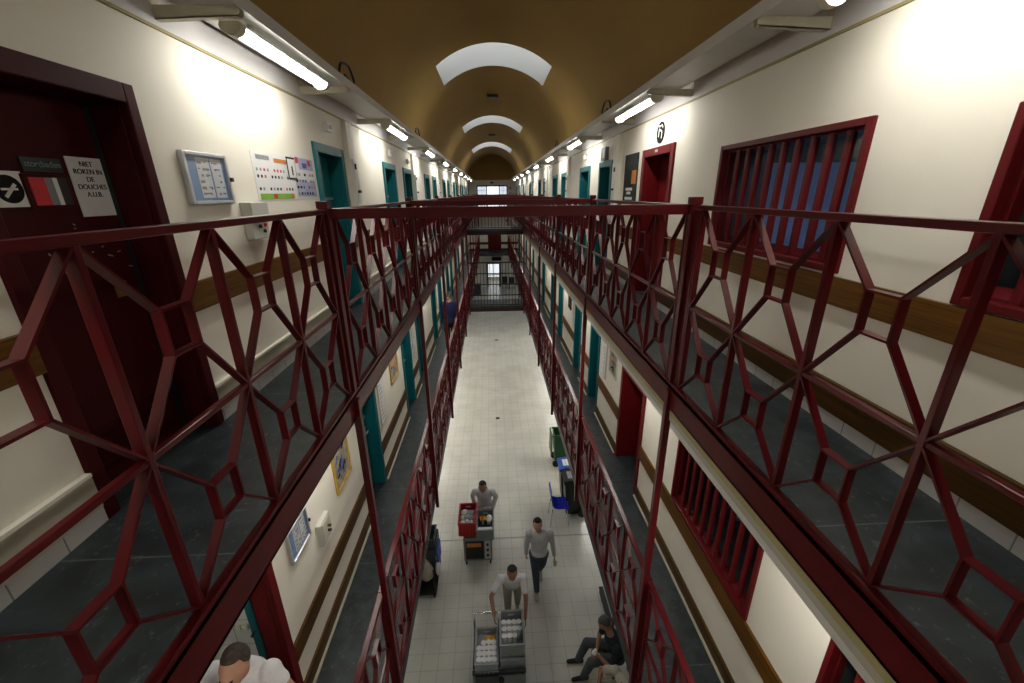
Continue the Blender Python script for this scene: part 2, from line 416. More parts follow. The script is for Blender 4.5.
for a, b, k in UL_D:
    big = door(WL, -1, a, b, FU, ZT_U if k != 'big' else BIGZ, k, .178) if k == 'big' else door(WL, -1, a, b, FU, ZT_U, k, .15)
    if k == 'big': BIGDOOR = big
for a, b, k in UR_D: door(WR, 1, a, b, FU, ZT_U, k, .19)
for a, b, k in LL_D: door(LL, -1, a, b, FLO, ZT_L, k, .16, open_room=(k == 'r'))
for a, b, k in LR_D: door(LR, 1, a, b, FLO, ZT_L, k, .31 if k == 'r' else .24)

# fittings of the big maroon door (leaf face)
xf = WL - .178
part(MB().box(xf - .02, xf + .012, 1.842, 2.034, -.042, .093), 'hatch_frame', M['maroon'], BIGDOOR, .003)
hp = MB(); hp.box(xf + .012, xf + .015, 1.86, 1.925, -.028, .08, M['pred']).box(xf + .012, xf + .015, 1.925, 1.958, -.028, .08, M['grey']).box(xf + .012, xf + .015, 1.958, 1.978, -.028, .08, M['whitep']).box(xf + .012, xf + .015, 1.978, 2.018, -.028, .08, M['black'])
part(hp, 'hatch_glass', None, BIGDOOR)
vs = MB()
for k in range(7): vs.bar((xf + .004, 1.62, FU + .1 + k * .028), (xf + .004, 2.1, FU + .1 + k * .028), .006, .012)
part(vs, 'vent_slats', M['maroon'], BIGDOOR)
part(MB().tube([(xf, 2.11, -.40), (xf + .035, 2.11, -.40), (xf + .035, 2.11, -.40)], .018, n=12).bar((xf + .004, 2.09, -.44), (xf + .004, 2.14, -.44), .05, .008), 'lock', M['brass'], BIGDOOR)
sc = MB()
for k in range(16):
    y, z = random.uniform(1.83, 2.22), random.uniform(-.34, -.06); l = random.uniform(.006, .026)
    sc.bar((xf + .0008, y, z), (xf + .0008, y + l, z + random.uniform(-.012, .012)), .006, .001)
part(sc, 'paint_chips', M['greyink'], BIGDOOR)
sg = thing('door_sign', (xf, 1.945, .105), 'small dark plate reading stortbaden on the big maroon door', 'sign')
part(MB().box(xf, xf + .006, 1.866, 2.03, .103, .156), 'plate', M['signgreen'], sg)
text_part('stortbaden', .034, M['signtext'], sg, (xf + .007, 1.948, .131), (0, 1, 0), (0, 0, 1))
pn = thing('paper_notice', (xf, 2.145, -.08), 'white paper notice with bold serif text on the big maroon door', 'notice')
part(MB().box(xf, xf + .003, 2.058, 2.235, -.082, .172), 'sheet', M['white'], pn)
text_part('NIET\nROKEN IN\nDE\nDOUCHES\nA.U.B.', .031, M['ink'], pn, (xf + .0035, 2.150, .078), (0, 1, 0), (0, 0, 1), space=1.05)
ns = thing('prohibition_sign', (xf, 1.80, -.03), 'square white sign with a black disc on the big maroon door', 'sign')
part(MB().box(xf, xf + .004, 1.725, 1.85, -.032, .10), 'plate', M['whitep'], ns)
def disc(x0, x1, y, z, r, n=32): return [(y + r * math.cos(2 * math.pi * k / n), z + r * math.sin(2 * math.pi * k / n)) for k in range(n)]
part(MB().prism(disc(0, 0, 1.787, .034, .052), 'X', xf + .004, xf + .006), 'disc', M['ink'], ns)
part(MB().bar((xf + .007, 1.765, .005), (xf + .007, 1.812, .052), .012, .002).bar((xf + .007, 1.757, .034), (xf + .007, 1.817, .034), .008, .002), 'symbol', M['whitep'], ns)

part(MB().box(xf, xf + .02, 2.2335, 2.238, FU, .40), 'seal_strip', M['dkgreen'], BIGDOOR)
# white tiled room behind the open red door on the lower left
ra, rb = 1.62 + FW, 2.58 - FW
mb = MB(); x0, x1 = LL - .16, LL - 1.35
mb.box(x1 - .1, x1, .6, 2.75, FLO, -1.6); mb.box(x1, x0, .5, .6, FLO, -1.6); mb.box(x1, LL - .176, 2.75, 2.85, FLO, -1.6)
struct(mb.build('wall_tiled_room', M['wtile']))
struct(MB().box(x1, LL - .17, .6, 2.75, FLO - .1, FLO).build('floor_tiled_room', M['tiles']))
struct(MB().box(x1, LL - .176, .6, 2.75, -1.7, -1.6).build('ceiling_tiled_room', M['white']))
od = thing('open_door_leaf', (LL - .2, rb, FLO), 'narrow teal edge of an open door inside the lower red doorway', 'door')
part(MB().box(LL - .215, LL - .162, rb - .012, rb + .045, FLO + .01, ZT_L - .1), 'leaf', M['teal'], od, .004)
part(MB().tube([(LL - .19, rb - .01, FLO + 1.0), (LL - .19, rb - .05, FLO + 1.0)], .012), 'handle', M['black'], od)
rl = thing('added_ceiling_lamp', (LL - .6, 2.2, -1.70), 'added unseen round lamp brightening the tiled room from its ceiling', 'lamp')  # unseen lamp, added to brighten the white tiles
part(MB().prism([(LL - .6 + .14 * math.cos(t * .3927), 2.2 + .14 * math.sin(t * .3927)) for t in range(16)], 'Z', -1.73, -1.70), 'base', M['whitep'], rl)
part(MB().ell((LL - .6, 2.2, -1.735), (.12, .12, .06)), 'lit_globe', M['globe'], rl)
sw = thing('light_switch', (-2.315, 2.75, -3.611 - .04), 'cream switch plate on the white tiled wall', 'switch')
part(MB().box(-2.315 - .06, -2.315 + .06, 2.735, 2.75, -3.611 - .035, -3.611 + .035), 'plate', M['bracket'], sw, .004)
part(MB().box(-2.315 - .045, -2.315 - .01, 2.728, 2.735, -3.611 - .02, -3.611 + .02), 'rocker', M['whitep'], sw); part(MB().box(-2.315 + .01, -2.315 + .045, 2.728, 2.735, -3.611 - .02, -3.611 + .02), 'rocker', M['whitep'], sw)

# ------------------------------------------------------------------ barred windows
wn = [0]
def barred_window(x, s, a, b, z0, z1, nb, depth_room=1.3):
    wn[0] += 1
    w = sroot('window_%d' % wn[0], (x, (a + b) / 2, z0))
    mb = MB(); f = .038; i = x - s * .025
    for o0, o1, f2, fr in ((i, x + s * .03, f, 0), (x + s * .03, x + s * .085, .052, .03)):
        mb.box(o0, o1, a + fr, a + f2, z0 + fr, z1 - fr); mb.box(o0, o1, b - f2, b - fr, z0 + fr, z1 - fr)
        mb.box(o0, o1, a + f2, b - f2, z1 - f2, z1 - fr); mb.box(o0, o1, a + f2, b - f2, z0 + fr, z0 + f2)
    part(mb, 'frame', M['redw'], w, .005)
    part(MB().prism([(x + s * .03, z0 + .05), (x + s * .085, z0 + .085), (x + s * .085, z0 + .05)], 'Y', a + .05, b - .05), 'sill', M['redw'], w)
    st = (b - a - .1) / (nb + 1)
    proto = None
    for k in range(nb):
        y = a + .05 + st * (k + 1)
        if proto is None:
            q = MB(); q.prism([(x + s * .018, y - .014), (x + s * .027, y - .025), (x + s * .052, y - .021), (x + s * .052, y + .021), (x + s * .027, y + .025), (x + s * .018, y + .014)], 'Z', z0 + .04, z1 - .04)
            proto = part(q, 'bar', M['redw'], w); py = y
        else: inst(proto, w, V(proto.location) + V((0, y - py, 0)))
    part(MB().box(x + s * .20, x + s * .206, a + .02, b - .02, z0 + .02, z1 - .02), 'pane', M['glass'], w)
    part(MB().box(x + s * .09, x + s * .36, a + .03, a + .04, z0 + .03, z1 - .03).box(x + s * .09, x + s * .36, b - .04, b - .03, z0 + .03, z1 - .03).box(x + s * .09, x + s * .36, a + .04, b - .04, z1 - .04, z1 - .03).box(x + s * .09, x + s * .36, a + .04, b - .04, z0 + .03, z0 + .035), 'darkening_lining', M['darkgrey'], w)  # dark boards added so the gaps between the bars stay dark
    # room behind
    r = MB(); X0, X1 = x + s * .36, x + s * (.36 + depth_room)
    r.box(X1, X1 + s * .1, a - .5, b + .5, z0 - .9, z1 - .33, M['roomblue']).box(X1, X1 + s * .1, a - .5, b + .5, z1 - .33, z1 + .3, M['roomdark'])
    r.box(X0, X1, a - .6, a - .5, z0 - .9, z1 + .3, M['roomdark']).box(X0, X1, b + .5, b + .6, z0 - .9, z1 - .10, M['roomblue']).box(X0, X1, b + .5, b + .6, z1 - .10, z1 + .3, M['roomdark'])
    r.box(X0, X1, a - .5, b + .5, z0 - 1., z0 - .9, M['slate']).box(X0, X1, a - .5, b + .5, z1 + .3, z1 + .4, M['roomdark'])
    struct(r.build('wall_room_%d' % wn[0]))
    return w
barred_window(WR, 1, *UR_W[0], 9)
barred_window(WR, 1, *UR_W[1], 9, 1.1)
barred_window(LR, 1, *LR_W[0], 9)
barred_window(LR, 1, *LR_W[1], 9)
def room_lamp(x, y, z, label):  # lamp added out of sight to brighten the room behind the bars
    t = thing('added_room_lamp', (x, y, z), label, 'lamp')
    part(MB().box(x - .05, x + .05, y - .32, y + .32, z - .02, z + .03), 'housing', M['whitep'], t)
    part(MB().box(x - .035, x + .035, y - .3, y + .3, z - .035, z - .02), 'diffuser', M['roomtube'], t)
room_lamp(WR + .62, 2.5, .60, 'added unseen strip lamp brightening the room behind the nearer whole upper window')
# things inside the first room: a blue bag on the sill side
tag(MB().ell((WR + .29, 2.62, -.36), (.05, .10, .06), M['bluelid']).ell((WR + .29, 2.66, -.30), (.03, .05, .03), M['bluelid']).build('plastic_bag', None), 'crumpled blue bag behind the bars of the upper window', 'bag')
tag(MB().box(WR + .215, WR + .36, 2.2, 3.7, -.46, -.42).build('inner_sill', M['greyink']), 'inside sill board of the upper barred window', 'sill')

# ------------------------------------------------------------------ vault with skylights
R, CXV, CZV = 1.80, .13, .90
SKY = [(9.36, 10.88), (17.25, 18.9), (25.6, 27.9)]
A0 = math.radians(38.5)
angs = [-math.pi / 2 + math.pi * k / 64 for k in range(65)]
angs = sorted(set([a for a in angs if abs(abs(a) - A0) > .02] + [A0, -A0]))
ys = sorted({Y0, Y1, *[t for s in SKY for t in s], *[Y0 + 1.5 * k for k in range(1, 24)]})
mb = MB(); P = {}
for i, y in enumerate(ys):
    for j, a in enumerate(angs): P[i, j] = mb.bm.verts.new((CXV + R * math.sin(a), y, CZV + R * math.cos(a)))
for i in range(len(ys) - 1):
    ym = (ys[i] + ys[i + 1]) / 2
    for j in range(len(angs) - 1):
        am = (angs[j] + angs[j + 1]) / 2
        if abs(am) < A0 and any(s[0] < ym < s[1] for s in SKY): continue
        f = mb.bm.faces.new((P[i, j], P[i, j + 1], P[i + 1, j + 1], P[i + 1, j])); f.smooth = True
struct(mb.build('ceiling', M['vault']), 'ochre barrel vault')
sroots = []
for n, (a, b) in enumerate(SKY):
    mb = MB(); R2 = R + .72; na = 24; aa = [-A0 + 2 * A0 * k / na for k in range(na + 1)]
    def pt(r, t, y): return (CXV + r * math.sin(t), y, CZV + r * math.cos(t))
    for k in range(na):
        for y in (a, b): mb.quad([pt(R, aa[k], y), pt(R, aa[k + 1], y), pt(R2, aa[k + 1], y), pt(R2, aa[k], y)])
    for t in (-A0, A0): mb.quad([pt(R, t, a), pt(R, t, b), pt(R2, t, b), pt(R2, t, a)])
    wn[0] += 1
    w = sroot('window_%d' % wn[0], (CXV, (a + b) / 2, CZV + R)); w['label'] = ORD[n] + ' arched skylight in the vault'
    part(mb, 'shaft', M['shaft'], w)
    mb = MB()
    for k in range(na): mb.quad([pt(R2, aa[k], a), pt(R2, aa[k + 1], a), pt(R2, aa[k + 1], b), pt(R2, aa[k], b)])
    part(mb, 'pane', M['sky'], w)
    mb = MB()
    for k in (0, 6, 12, 18, 24):
        mb.bar(pt(R2 - .015, aa[k], a), pt(R2 - .015, aa[k], b), .03, .02, up=(math.sin(aa[k]), 0, math.cos(aa[k])))
    part(mb, 'glazing_bars', M['zinc'], w)
for n, y in enumerate((13.85, 22.5)):
    t = thing('ceiling_vent', (CXV, y, CZV + R - .06), 'small dark vent in the vault between the %s and %s skylights' % (ORD[n], ORD[n + 1]), 'vent', 'vault vents')
    part(MB().box(CXV - .16, CXV + .16, y - .12, y + .12, CZV + R - .07, CZV + R - .005), 'box', M['darkgrey'], t)
    mb = MB()
    for k in range(6): mb.bar((CXV - .15, y - .1 + k * .04, CZV + R - .075), (CXV + .15, y - .1 + k * .04, CZV + R - .075), .008, .012)
    part(mb, 'grille', M['greyink'], t)

# far end wall of the wing
mb = MB(); YE = Y1
def fw(x0, x1, z0, z1): mb.box(x0, x1, YE, YE + .3, z0, z1)
fw(WL - .4, -1.06, FU, .95); fw(1.28, WR + .4, FU, .95); fw(-1.06, 1.28, .55, .95)
fw(LL - .5, -.32, FLO, FU); fw(.74, LR + .5, FLO, FU); fw(-.32, .74, -2.5, FU)
fw(GL - .3, -.40, FG, FLO); fw(.60, GR + .3, FG, FLO); fw(-.40, .60, -5.3, FLO)
struct(mb.build('wall_end', M['cream']), 'far end wall of the wing')
mb = MB(); n = 40
lun = [(CXV - R, .95)] + [(CXV + R * math.sin(t), CZV + R * math.cos(t)) for t in [-math.pi / 2 + .03 + (math.pi - .06) * k / n for k in range(n + 1)]] + [(CXV + R, .95)]
mb.prism(lun, 'Y', YE - .02, YE + .3)
struct(mb.build('wall_end_lunette', M['vault']), 'ochre lunette over the far wall')
mb = MB(); rr = 1.38; k0 = None
for k in range(28):
    t0, t1 = [-math.pi / 2 + math.pi * q / 28 for q in (k, k + 1)]
    mb.bar((CXV + rr * math.sin(t0), YE - .05, CZV + .05 + rr * math.cos(t0)), (CXV + rr * math.sin(t1), YE - .05, CZV + .05 + rr * math.cos(t1)), .05, .07, up=(0, 1, 0))
trim(mb, M['vault'], 'raised arch moulding on the far lunette')
wn[0] += 1
w = sroot('window_%d' % wn[0], (.1, YE, FU)); w['label'] = 'three-part daylight window at the far end of the upper level'
mb = MB(); z0, z1 = FU, .55
for x in (-1.06, -.34, .62, 1.22): mb.box(x, x + .07, YE - .03, YE + .06, z0, z1)
mb.box(-1.06, 1.29, YE - .03, YE + .06, z1 - .07, z1 + .02).box(-1.06, 1.29, YE - .03, YE + .06, z0, z0 + .3)
for x0, x1 in ((-1.0, -.34), (.69, 1.22)):
    for z in (-.55, -.15, .2): mb.box(x0, x1, YE, YE + .04, z, z + .03)
    mb.box((x0 + x1) / 2 - .012, (x0 + x1) / 2 + .012, YE, YE + .04, z0, z1)
part(mb, 'frame', M['jeans'], w)
part(MB().box(-1.0, -.34, YE + .08, YE + .1, z0, z1).box(.69, 1.22, YE + .08, YE + .1, z0, z1), 'side_panes', M['skywin'], w)
part(MB().box(-.28, .62, YE + .08, YE + .1, z0, z1), 'centre_pane', M['skywin2'], w)
for n, (x, z) in enumerate(((1.50, .36), (1.50, -.05))):
    t = thing('wall_sign', (x, YE, z), ('upper' if n == 0 else 'lower') + ' small red sign on the far wall beside the window', 'sign', 'far wall signs')
    part(MB().box(x - .09, x + .09, YE - .02, YE, z - .09, z + .09), 'plate', M['pred'], t); part(MB().box(x - .04, x + .04, YE - .026, YE - .02, z - .04, z + .04), 'symbol', M['whitep'], t)
tag(MB().box(0, .22, YE - .1, YE, .70, .82).box(.03, .19, YE - .14, YE - .1, .72, .8).build('exit_box', M['darkgrey']), 'small dark box on the far wall above the window', 'box')
# level one end
dn[0] += 1
d = sroot('door_%d' % dn[0], (.2, YE, FLO)); d['label'] = 'dark red door at the far end of the lower gallery level'
part(MB().box(-.32, -.22, YE - .04, YE + .04, FLO, -2.5).box(.64, .74, YE - .04, YE + .04, FLO, -2.5).box(-.22, .64, YE - .04, YE + .04, -2.6, -2.5), 'frame', M['redd'], d)
part(MB().box(-.22, .64, YE + .05, YE + .1, FLO, -2.6).box(-.1, .52, YE + .03, YE + .05, FLO + .2, FLO + .9).box(-.1, .52, YE + .03, YE + .05, FLO + 1.05, -2.75), 'leaf', M['redd'], d)
trim(MB().box(LL, -.32, YE - .03, YE, -3.86, -3.67).box(.74, LR, YE - .03, YE, -3.86, -3.67).box(LL, -.32, YE - .03, YE, FLO, FLO + .16).box(.74, LR, YE - .03, YE, FLO, FLO + .16), M['wood2'], 'brown rail on the far wall')
struct(MB().box(XL, XR, 32.2, Y1, -4.52, FLO).build('floor_end_landing', M['slate']))
struct(MB().box(XL, XR, 32.2, Y1, -1.5, FU).build('floor_end_landing_upper', M['slate']))
ps = thing('lit_poster', (.95, YE, -2.0), 'bright white poster with a red corner on the far wall below the upper bridge', 'poster')
part(MB().box(.55, 1.25, YE - .02, YE, -2.15, -1.62), 'sheet', M['white'], ps); part(MB().box(1.12, 1.24, YE - .03, YE - .02, -2.13, -1.95), 'red_corner', M['pred'], ps)
# ground end: barred gate with lit corridor
dn[0] += 1
d = sroot('door_%d' % dn[0], (.1, YE, FG)); d['label'] = 'barred gate to a bright corridor at the far end of the ground floor'
part(MB().box(-.46, -.36, YE - .06, YE + .06, FG, -5.3).box(.56, .66, YE - .06, YE + .06, FG, -5.3).box(-.36, .56, YE - .06, YE + .06, -5.42, -5.3).box(-.36, .56, YE - .04, YE + .02, -6.35, -6.28), 'frame', M['black'], d)
mb = MB()
for k in range(8): mb.tube([(-.30 + k * .115, YE, FG), (-.30 + k * .115, YE, -5.4)], .012, n=6)
part(mb, 'bars', M['black'], d)
mb = MB(); mb.box(-.9, -.8, YE + .3, YE + 2.9, FG, -5).box(1.0, 1.1, YE + .3, YE + 2.9, FG, -5).box(-.9, 1.1, YE + .3, YE + 2.9, -5.0, -4.9).box(-.9, 1.1, YE + 2.9, YE + 3, FG, -5)
struct(mb.build('wall_end_corridor', M['cream']))
wn[0] += 1
w = sroot('window_%d' % wn[0], (.1, YE + 2.9, -6.3)); part(MB().box(-.6, .8, YE + 2.86, YE + 2.88, -7.0, -5.3), 'pane', M['corrpane'], w); part(MB().box(-.64, .84, YE + 2.88, YE + 2.9, -7.04, -5.26).box(.08, .12, YE + 2.84, YE + 2.86, -7.0, -5.3), 'frame', M['zinc'], w)
t = thing('hanging_sign', (.33, YE - .1, -5.0), 'dark rectangular sign above the far ground floor gate', 'sign')
part(MB().box(-.05, .72, YE - .12, YE - .06, -5.14, -4.84), 'board', M['black'], t); part(MB().box(0, .67, YE - .125, YE - .12, -5.09, -4.89), 'face', M['maroon'], t)
t = thing('dark_cabinet', (-1.28, 31.1, FG), 'dark green cabinet on the far ground floor left of the gate', 'cabinet')
part(MB().box(-1.62, -.95, 30.8, 31.4, FG, FG + .82), 'body', M['dkgreen'], t, .01); part(MB().box(-1.65, -.92, 30.77, 31.43, FG + .82, FG + .86), 'top', M['darkgrey'], t)
def far_chair(x, y, label):
    t = thing('waiting_chair', (x, y, FG), label, 'chair', 'chairs by the far gate')
    part(MB().box(x - .22, x + .22, y - .22, y + .22, FG + .42, FG + .47), 'seat', M['black'], t); part(MB().box(x - .22, x + .22, y + .18, y + .23, FG + .47, FG + .95), 'backrest', M['black'], t)
    for a in (-.18, .18):
        for b in (-.18, .18): part(MB().tube([(x + a, y + b, FG), (x + a, y + b, FG + .42)], .015, n=6), 'leg', M['black'], t)
far_chair(.95, 33.2, 'black chair right beside the far gate'); far_chair(1.5, 32.9, 'black chair further right of the far gate')

# ------------------------------------------------------------------ slab fascias
for s, X, xe in ((-1, XL, -.97), (1, XR, 1.235)):
    i = xe; o = X + s * .02           # i: void side face
    mb = MB().box(i, i + s * .012, Y0, Y1, -1.465, -1.306).box(i, o, Y0, Y1, -1.32, -1.306).box(i, o, Y0, Y1, -1.465, -1.452)
    mb.box(X - s * .021, X - s * .027, Y0, Y1, -1.462, FU - .001); mb.box(i + s * .012, X - s * .027, Y0, Y1, -1.345, -1.318)
    trim(mb, M['red'], 'dark red steel edge channel of the %s upper gallery' % SN[s])
    mb = MB().box(X - s * .010, X + s * .004, Y0, Y1, -4.50, -4.36).box(X - s * .01, X + s * .03, Y0, Y1, -4.375, -4.36).box(X - s * .01, X + s * .03, Y0, Y1, -4.515, -4.50)
    trim(mb, M['red'], 'dark red steel edge channel of the %s lower gallery' % SN[s])
trim(MB().box(1.24, 1.262, Y0, Y1, -1.512, -1.465), M['olive'], 'olive painted strip under the right upper gallery edge')
trim(MB().box(1.243, 1.272, Y0, Y1, -1.555, -1.512), M['duct'], 'grey cable duct under the right upper gallery edge')

# ------------------------------------------------------------------ gallery railings
PY = [-.095 + 2.76 * k for k in range(13)]        # post positions
NCELL, CW = 5, (2.76 - .20) / 5
HT, MT = -.08, -.70
def make_panel_parts(root, X, full):
    """root at (X, post y, floor z); panel from y=.07 to 2.69 in local coords"""
    zt, zm = HT - FU, MT - FU
    ya, yb = .10, 2.66
    MB().box(-.026, .022, ya - .06, yb + .06, zt - .028, zt).build('handrail', M['red'], root, bevel=.005)
    MB().box(-.013, .013, ya, yb, zm - .02, zm).build('middle_rail', M['red'], root, bevel=.004)
    MB().box(-.003, .033, ya - .06, yb + .06, 0, .012).build('bottom_rail', M['red'], root, bevel=.004)
    up = None
    for k in range(NCELL + 1):
        y = ya + CW * k
        if up is None: up = MB().box(-.018, .018, -.010, .010, .005, zt - .02).build('upright', M['red'], root, bevel=.003); up.location = (0, y, 0)
        else: inst(up, root, (0, y, 0))
    ring = None
    for half, (zb, ztp, zc) in enumerate(((zm, zt - .028, -.392 - FU), (.012, zm - .02, -1.02 - FU))):
        for k in range(NCELL):
            yc = ya + CW * (k + .5); hy, hz = .064, .072
            if ring is None:
                mb = MB()
                c = [(0, -hy, -hz), (0, hy, -hz), (0, hy, hz), (0, -hy, hz)]
                for q in range(4): mb.bar(c[q], c[(q + 1) % 4], .008, .033)
                ring = mb.build('lattice_ring', M['red'], root); ring.location = (0, yc, zc); rg = ring
                dg = {}
            else: rg = inst(ring, root, (0, yc, zc))
            for sy in (-1, 1):
                for sz in (-1, 1):
                    key = (half, sy, sz)
                    e = (0, sy * (CW / 2 - .006), (ztp - zc) if sz > 0 else (zb - zc))
                    if key not in dg: dg[key] = MB().bar((0, sy * hy, sz * hz), e, .008, .033).build('diagonal_bar', M['red'], rg)
                    else: inst(dg[key], rg, (0, 0, 0))
def make_panel_simple(root):
    zt, zm = HT - FU, MT - FU; ya, yb = .10, 2.66
    MB().box(-.026, .022, ya - .06, yb + .06, zt - .028, zt).build('handrail', M['red'], root)
    MB().box(-.013, .013, ya, yb, zm - .02, zm).build('middle_rail', M['red'], root)
    MB().box(-.003, .033, ya - .06, yb + .06, 0, .012).build('bottom_rail', M['red'], root)
    up = MB().box(-.018, .018, -.010, .010, .005, zt - .02).build('upright', M['red'], root); up.location = (0, ya, 0)
    for k in range(1, NCELL + 1): inst(up, root, (0, ya + CW * k, 0))
    mo = None
    for k in range(NCELL):
        if mo is None:
            mb = MB(); add_motif(mb, 0); mo = mb.build('lattice_motif', M['red'], root); mo.location = (0, ya + CW * .5, 0)
        else: inst(mo, root, (0, ya + CW * (k + .5), 0))
def add_motif(mb, y):
    zt, zm = HT - FU, MT - FU; hy, hz = .064, .072
    for zb, ztp, zc in ((zm, zt - .028, -.392 - FU), (.012, zm - .02, -1.02 - FU)):
        c = [(0, y - hy, zc - hz), (0, y + hy, zc - hz), (0, y + hy, zc + hz), (0, y - hy, zc + hz)]
        for q in range(4): mb.bar(c[q], c[(q + 1) % 4], .008, .033)
        for sy in (-1, 1):
            for sz in (-1, 1): mb.bar((0, y + sy * hy, zc + sz * hz), (0, y + sy * (CW / 2 - .006), ztp if sz > 0 else zb), .008, .033)
def make_panel_mesh():
    mb = MB(); zt, zm = HT - FU, MT - FU; ya, yb = .10, 2.66
    mb.box(-.026, .026, ya - .06, yb + .06, zt - .03, zt).box(-.02, .02, ya, yb, zm - .024, zm).box(-.003, .033, ya - .06, yb + .06, 0, .012)
    for k in range(NCELL + 1): mb.box(-.021, .021, ya + CW * k - .0125, ya + CW * k + .0125, .02, zt - .02)
    for k in range(NCELL): add_motif(mb, ya + CW * (k + .5))
    o = mb.build('railing_panel', M['red']); return o
full_p = simple_p = mesh_p = None
LV = {0: ('upper', FU), 1: ('lower', FLO)}
for lv in (0, 1):
    for s, X in ((-1, XL), (1, XR)):
        for k in range(12):
            lab = 'dark red lattice railing panel of the %s %s gallery, %s bay from the camera' % (SN[s], LV[lv][0], ORD[k])
            grp = 'lattice railing panels'; loc = (X, PY[k], LV[lv][1])
            if k < 2:
                if full_p is None:
                    full_p = thing('railing_panel', loc, lab, 'railing', grp); make_panel_parts(full_p, X, True); o = full_p
                else: o = copy_tree(full_p)
            elif k < 6:
                if simple_p is None:
                    simple_p = thing('railing_panel', loc, lab, 'railing', grp); make_panel_simple(simple_p); o = simple_p
                else: o = copy_tree(simple_p)
            else:
                if mesh_p is None: mesh_p = make_panel_mesh(); o = mesh_p
                else: o = mesh_p.copy(); C.objects.link(o)
            tag(o, lab, 'railing', grp); o.location = loc if s < 0 else (loc[0], loc[1] - .03, loc[2]); o.location = (loc[0], loc[1] + .02, loc[2]) if s < 0 else o.location; o.scale = (-s, 1, 1)
post_p = None
for s, X in ((-1, XL), (1, XR)):
    for k, y in enumerate(PY):
        lab = 'slim dark red steel post on the %s side, %s along both gallery edges' % (SN[s], ORD[k] if k else 'the one beside the camera,')
        if k == 0: lab = 'slim dark red steel post on the %s side beside the camera' % SN[s]
        else: lab = 'slim dark red steel post joining both %s galleries, %s ahead of the camera' % (SN[s], 'first' if k == 1 else ORD[k - 1])
        if post_p is None:
            post_p = thing('gallery_post', (0, 0, 0), lab, 'post', 'gallery posts')
            mb = MB().box(-.028, .028, -.028, .028, FU - .02, HT + .004)
            mb.box(-.006, .006, -.09, .09, FU, HT - .03).build('upper_post', M['red'], post_p, bevel=.003)
            MB().box(-.034, .034, -.034, .034, HT + .004, -.034).build('cap_block', M['red'], post_p, bevel=.003)
            MB().box(.012, .060, -.086, -.038, -4.66, -1.32).build('column', M['red'], post_p, bevel=.004)
            MB().box(-.028, .034, -.060, .045, FLO, -3.12).build('lower_post', M['red'], post_p, bevel=.003)
            o = post_p
        else: o = copy_tree(post_p)
        tag(o, lab, 'post', 'gallery posts'); o.location = (X, y, 0)
        if s > 0: o.scale = (-1, 1, 1)
tie = None
for k, y in enumerate(PY[1:]):
    lab = 'dark red tie beam crossing the void at handrail height, %s from the camera' % ORD[k]
    if tie is None: tie = MB().box(XL, XR, -.022, .022, HT - .058, HT + .004).build('tie_beam', M['red'], bevel=.004); o = tie
    else: o = tie.copy(); C.objects.link(o)
    tag(o, lab, 'beam', 'tie beams across the void'); o.location = (0, y + .03, 0)

# ------------------------------------------------------------------ bridges with mesh fences
for z, nm in ((FU, 'upper'), (FLO, 'lower')):
    struct(MB().box(XL, XR, 16.45, 17.6, z - .16, z).build('floor_bridge_' + nm, M['slate']), nm + ' bridge deck across the void')
    trim(MB().box(XL, XR, 16.42, 16.45, z - .22, z - .07), M['darkred'], 'edge of the %s bridge' % nm)
    f = thing('bridge_fence', (.13, 16.5, z), 'black open mesh fence along the near side of the %s bridge' % nm, 'fence', 'bridge fences')
    h = 1.15 if nm == 'upper' else 1.77
    part(MB().box(XL + .02, XR - .02, 16.48, 16.52, z + h - .04, z + h).box(XL + .02, XR - .02, 16.48, 16.52, z + .03, z + .06).box(XL + .02, XL + .06, 16.48, 16.52, z, z + h).box(XR - .06, XR - .02, 16.48, 16.52, z, z + h), 'outer_frame', M['black'], f)
    mb = MB()
    for k in range(1, 18): mb.box(XL + k * .126 - .009, XL + k * .126 + .009, 16.494, 16.506, z, z + h)
    k = .44
    while k < h: mb.box(XL, XR, 16.49, 16.51, z + k - .02, z + k + .02); k += .44
    part(mb, 'bars', M['black'], f)

# ------------------------------------------------------------------ lamp trays, brackets, fluorescent lamps
def tray(s, xw, xi, z, brk, label):
    """xw wall face, xi inner lip; z underside"""
    t = thing('lamp_tray', (xi, 0, z), label, 'tray')
    xo = xi + s * .30
    part(MB().box(xi, xo, Y0 + .1, Y1 - .2, z, z + .008), 'tray_sheet', M['zinc'], t)
    part(MB().box(xi - s * .012, xi, Y0 + .1, Y1 - .2, z - .012, z + .058).box(xi, xi + s * .02, Y0 + .1, Y1 - .2, z + .05, z + .058), 'lip', M['zinc'], t)
    part(MB().box(xo - s * .01, xo, Y0 + .1, Y1 - .2, z, z + .045), 'rear_lip', M['zinc'], t)
    pr = None
    for y in brk:
        if pr is None:
            mb = MB()
            mb.prism([(xw, z - .063), (xi + s * .012, z - .046), (xi, z - .034), (xi, z - .001), (xw, z - .001)], 'Y', y - .022, y - .016)
            mb.prism([(xw, z - .063), (xi + s * .012, z - .046), (xi + s * .012, z - .040), (xw, z - .057)], 'Y', y - .022, y + .022)
            mb.prism([(xw, z - .063), (xi + s * .012, z - .046), (xi, z - .034), (xi, z - .001), (xw, z - .001)], 'Y', y + .016, y + .022)
            mb.box(xw, xw - s * .008, y - .03, y + .03, z - .05, z + .09)
            pr = part(mb, 'bracket', M['bracket'], t); py = y
        else: inst(pr, t, V(pr.location) + V((0, y - py, 0)))
    return t
BR = [2.62 + 1.69 * k for k in range(-3, 19)]
BRR = [2.71 + 1.69 * k for k in range(-3, 19)]
TZ = .905
tray(-1, WL, -1.245, TZ, BR, 'long pale metal lamp tray on brackets along the left upper wall')
tray(1, WR, 1.50, TZ, BRR, 'long pale metal lamp tray on brackets along the right upper wall')
TZL = -1.90
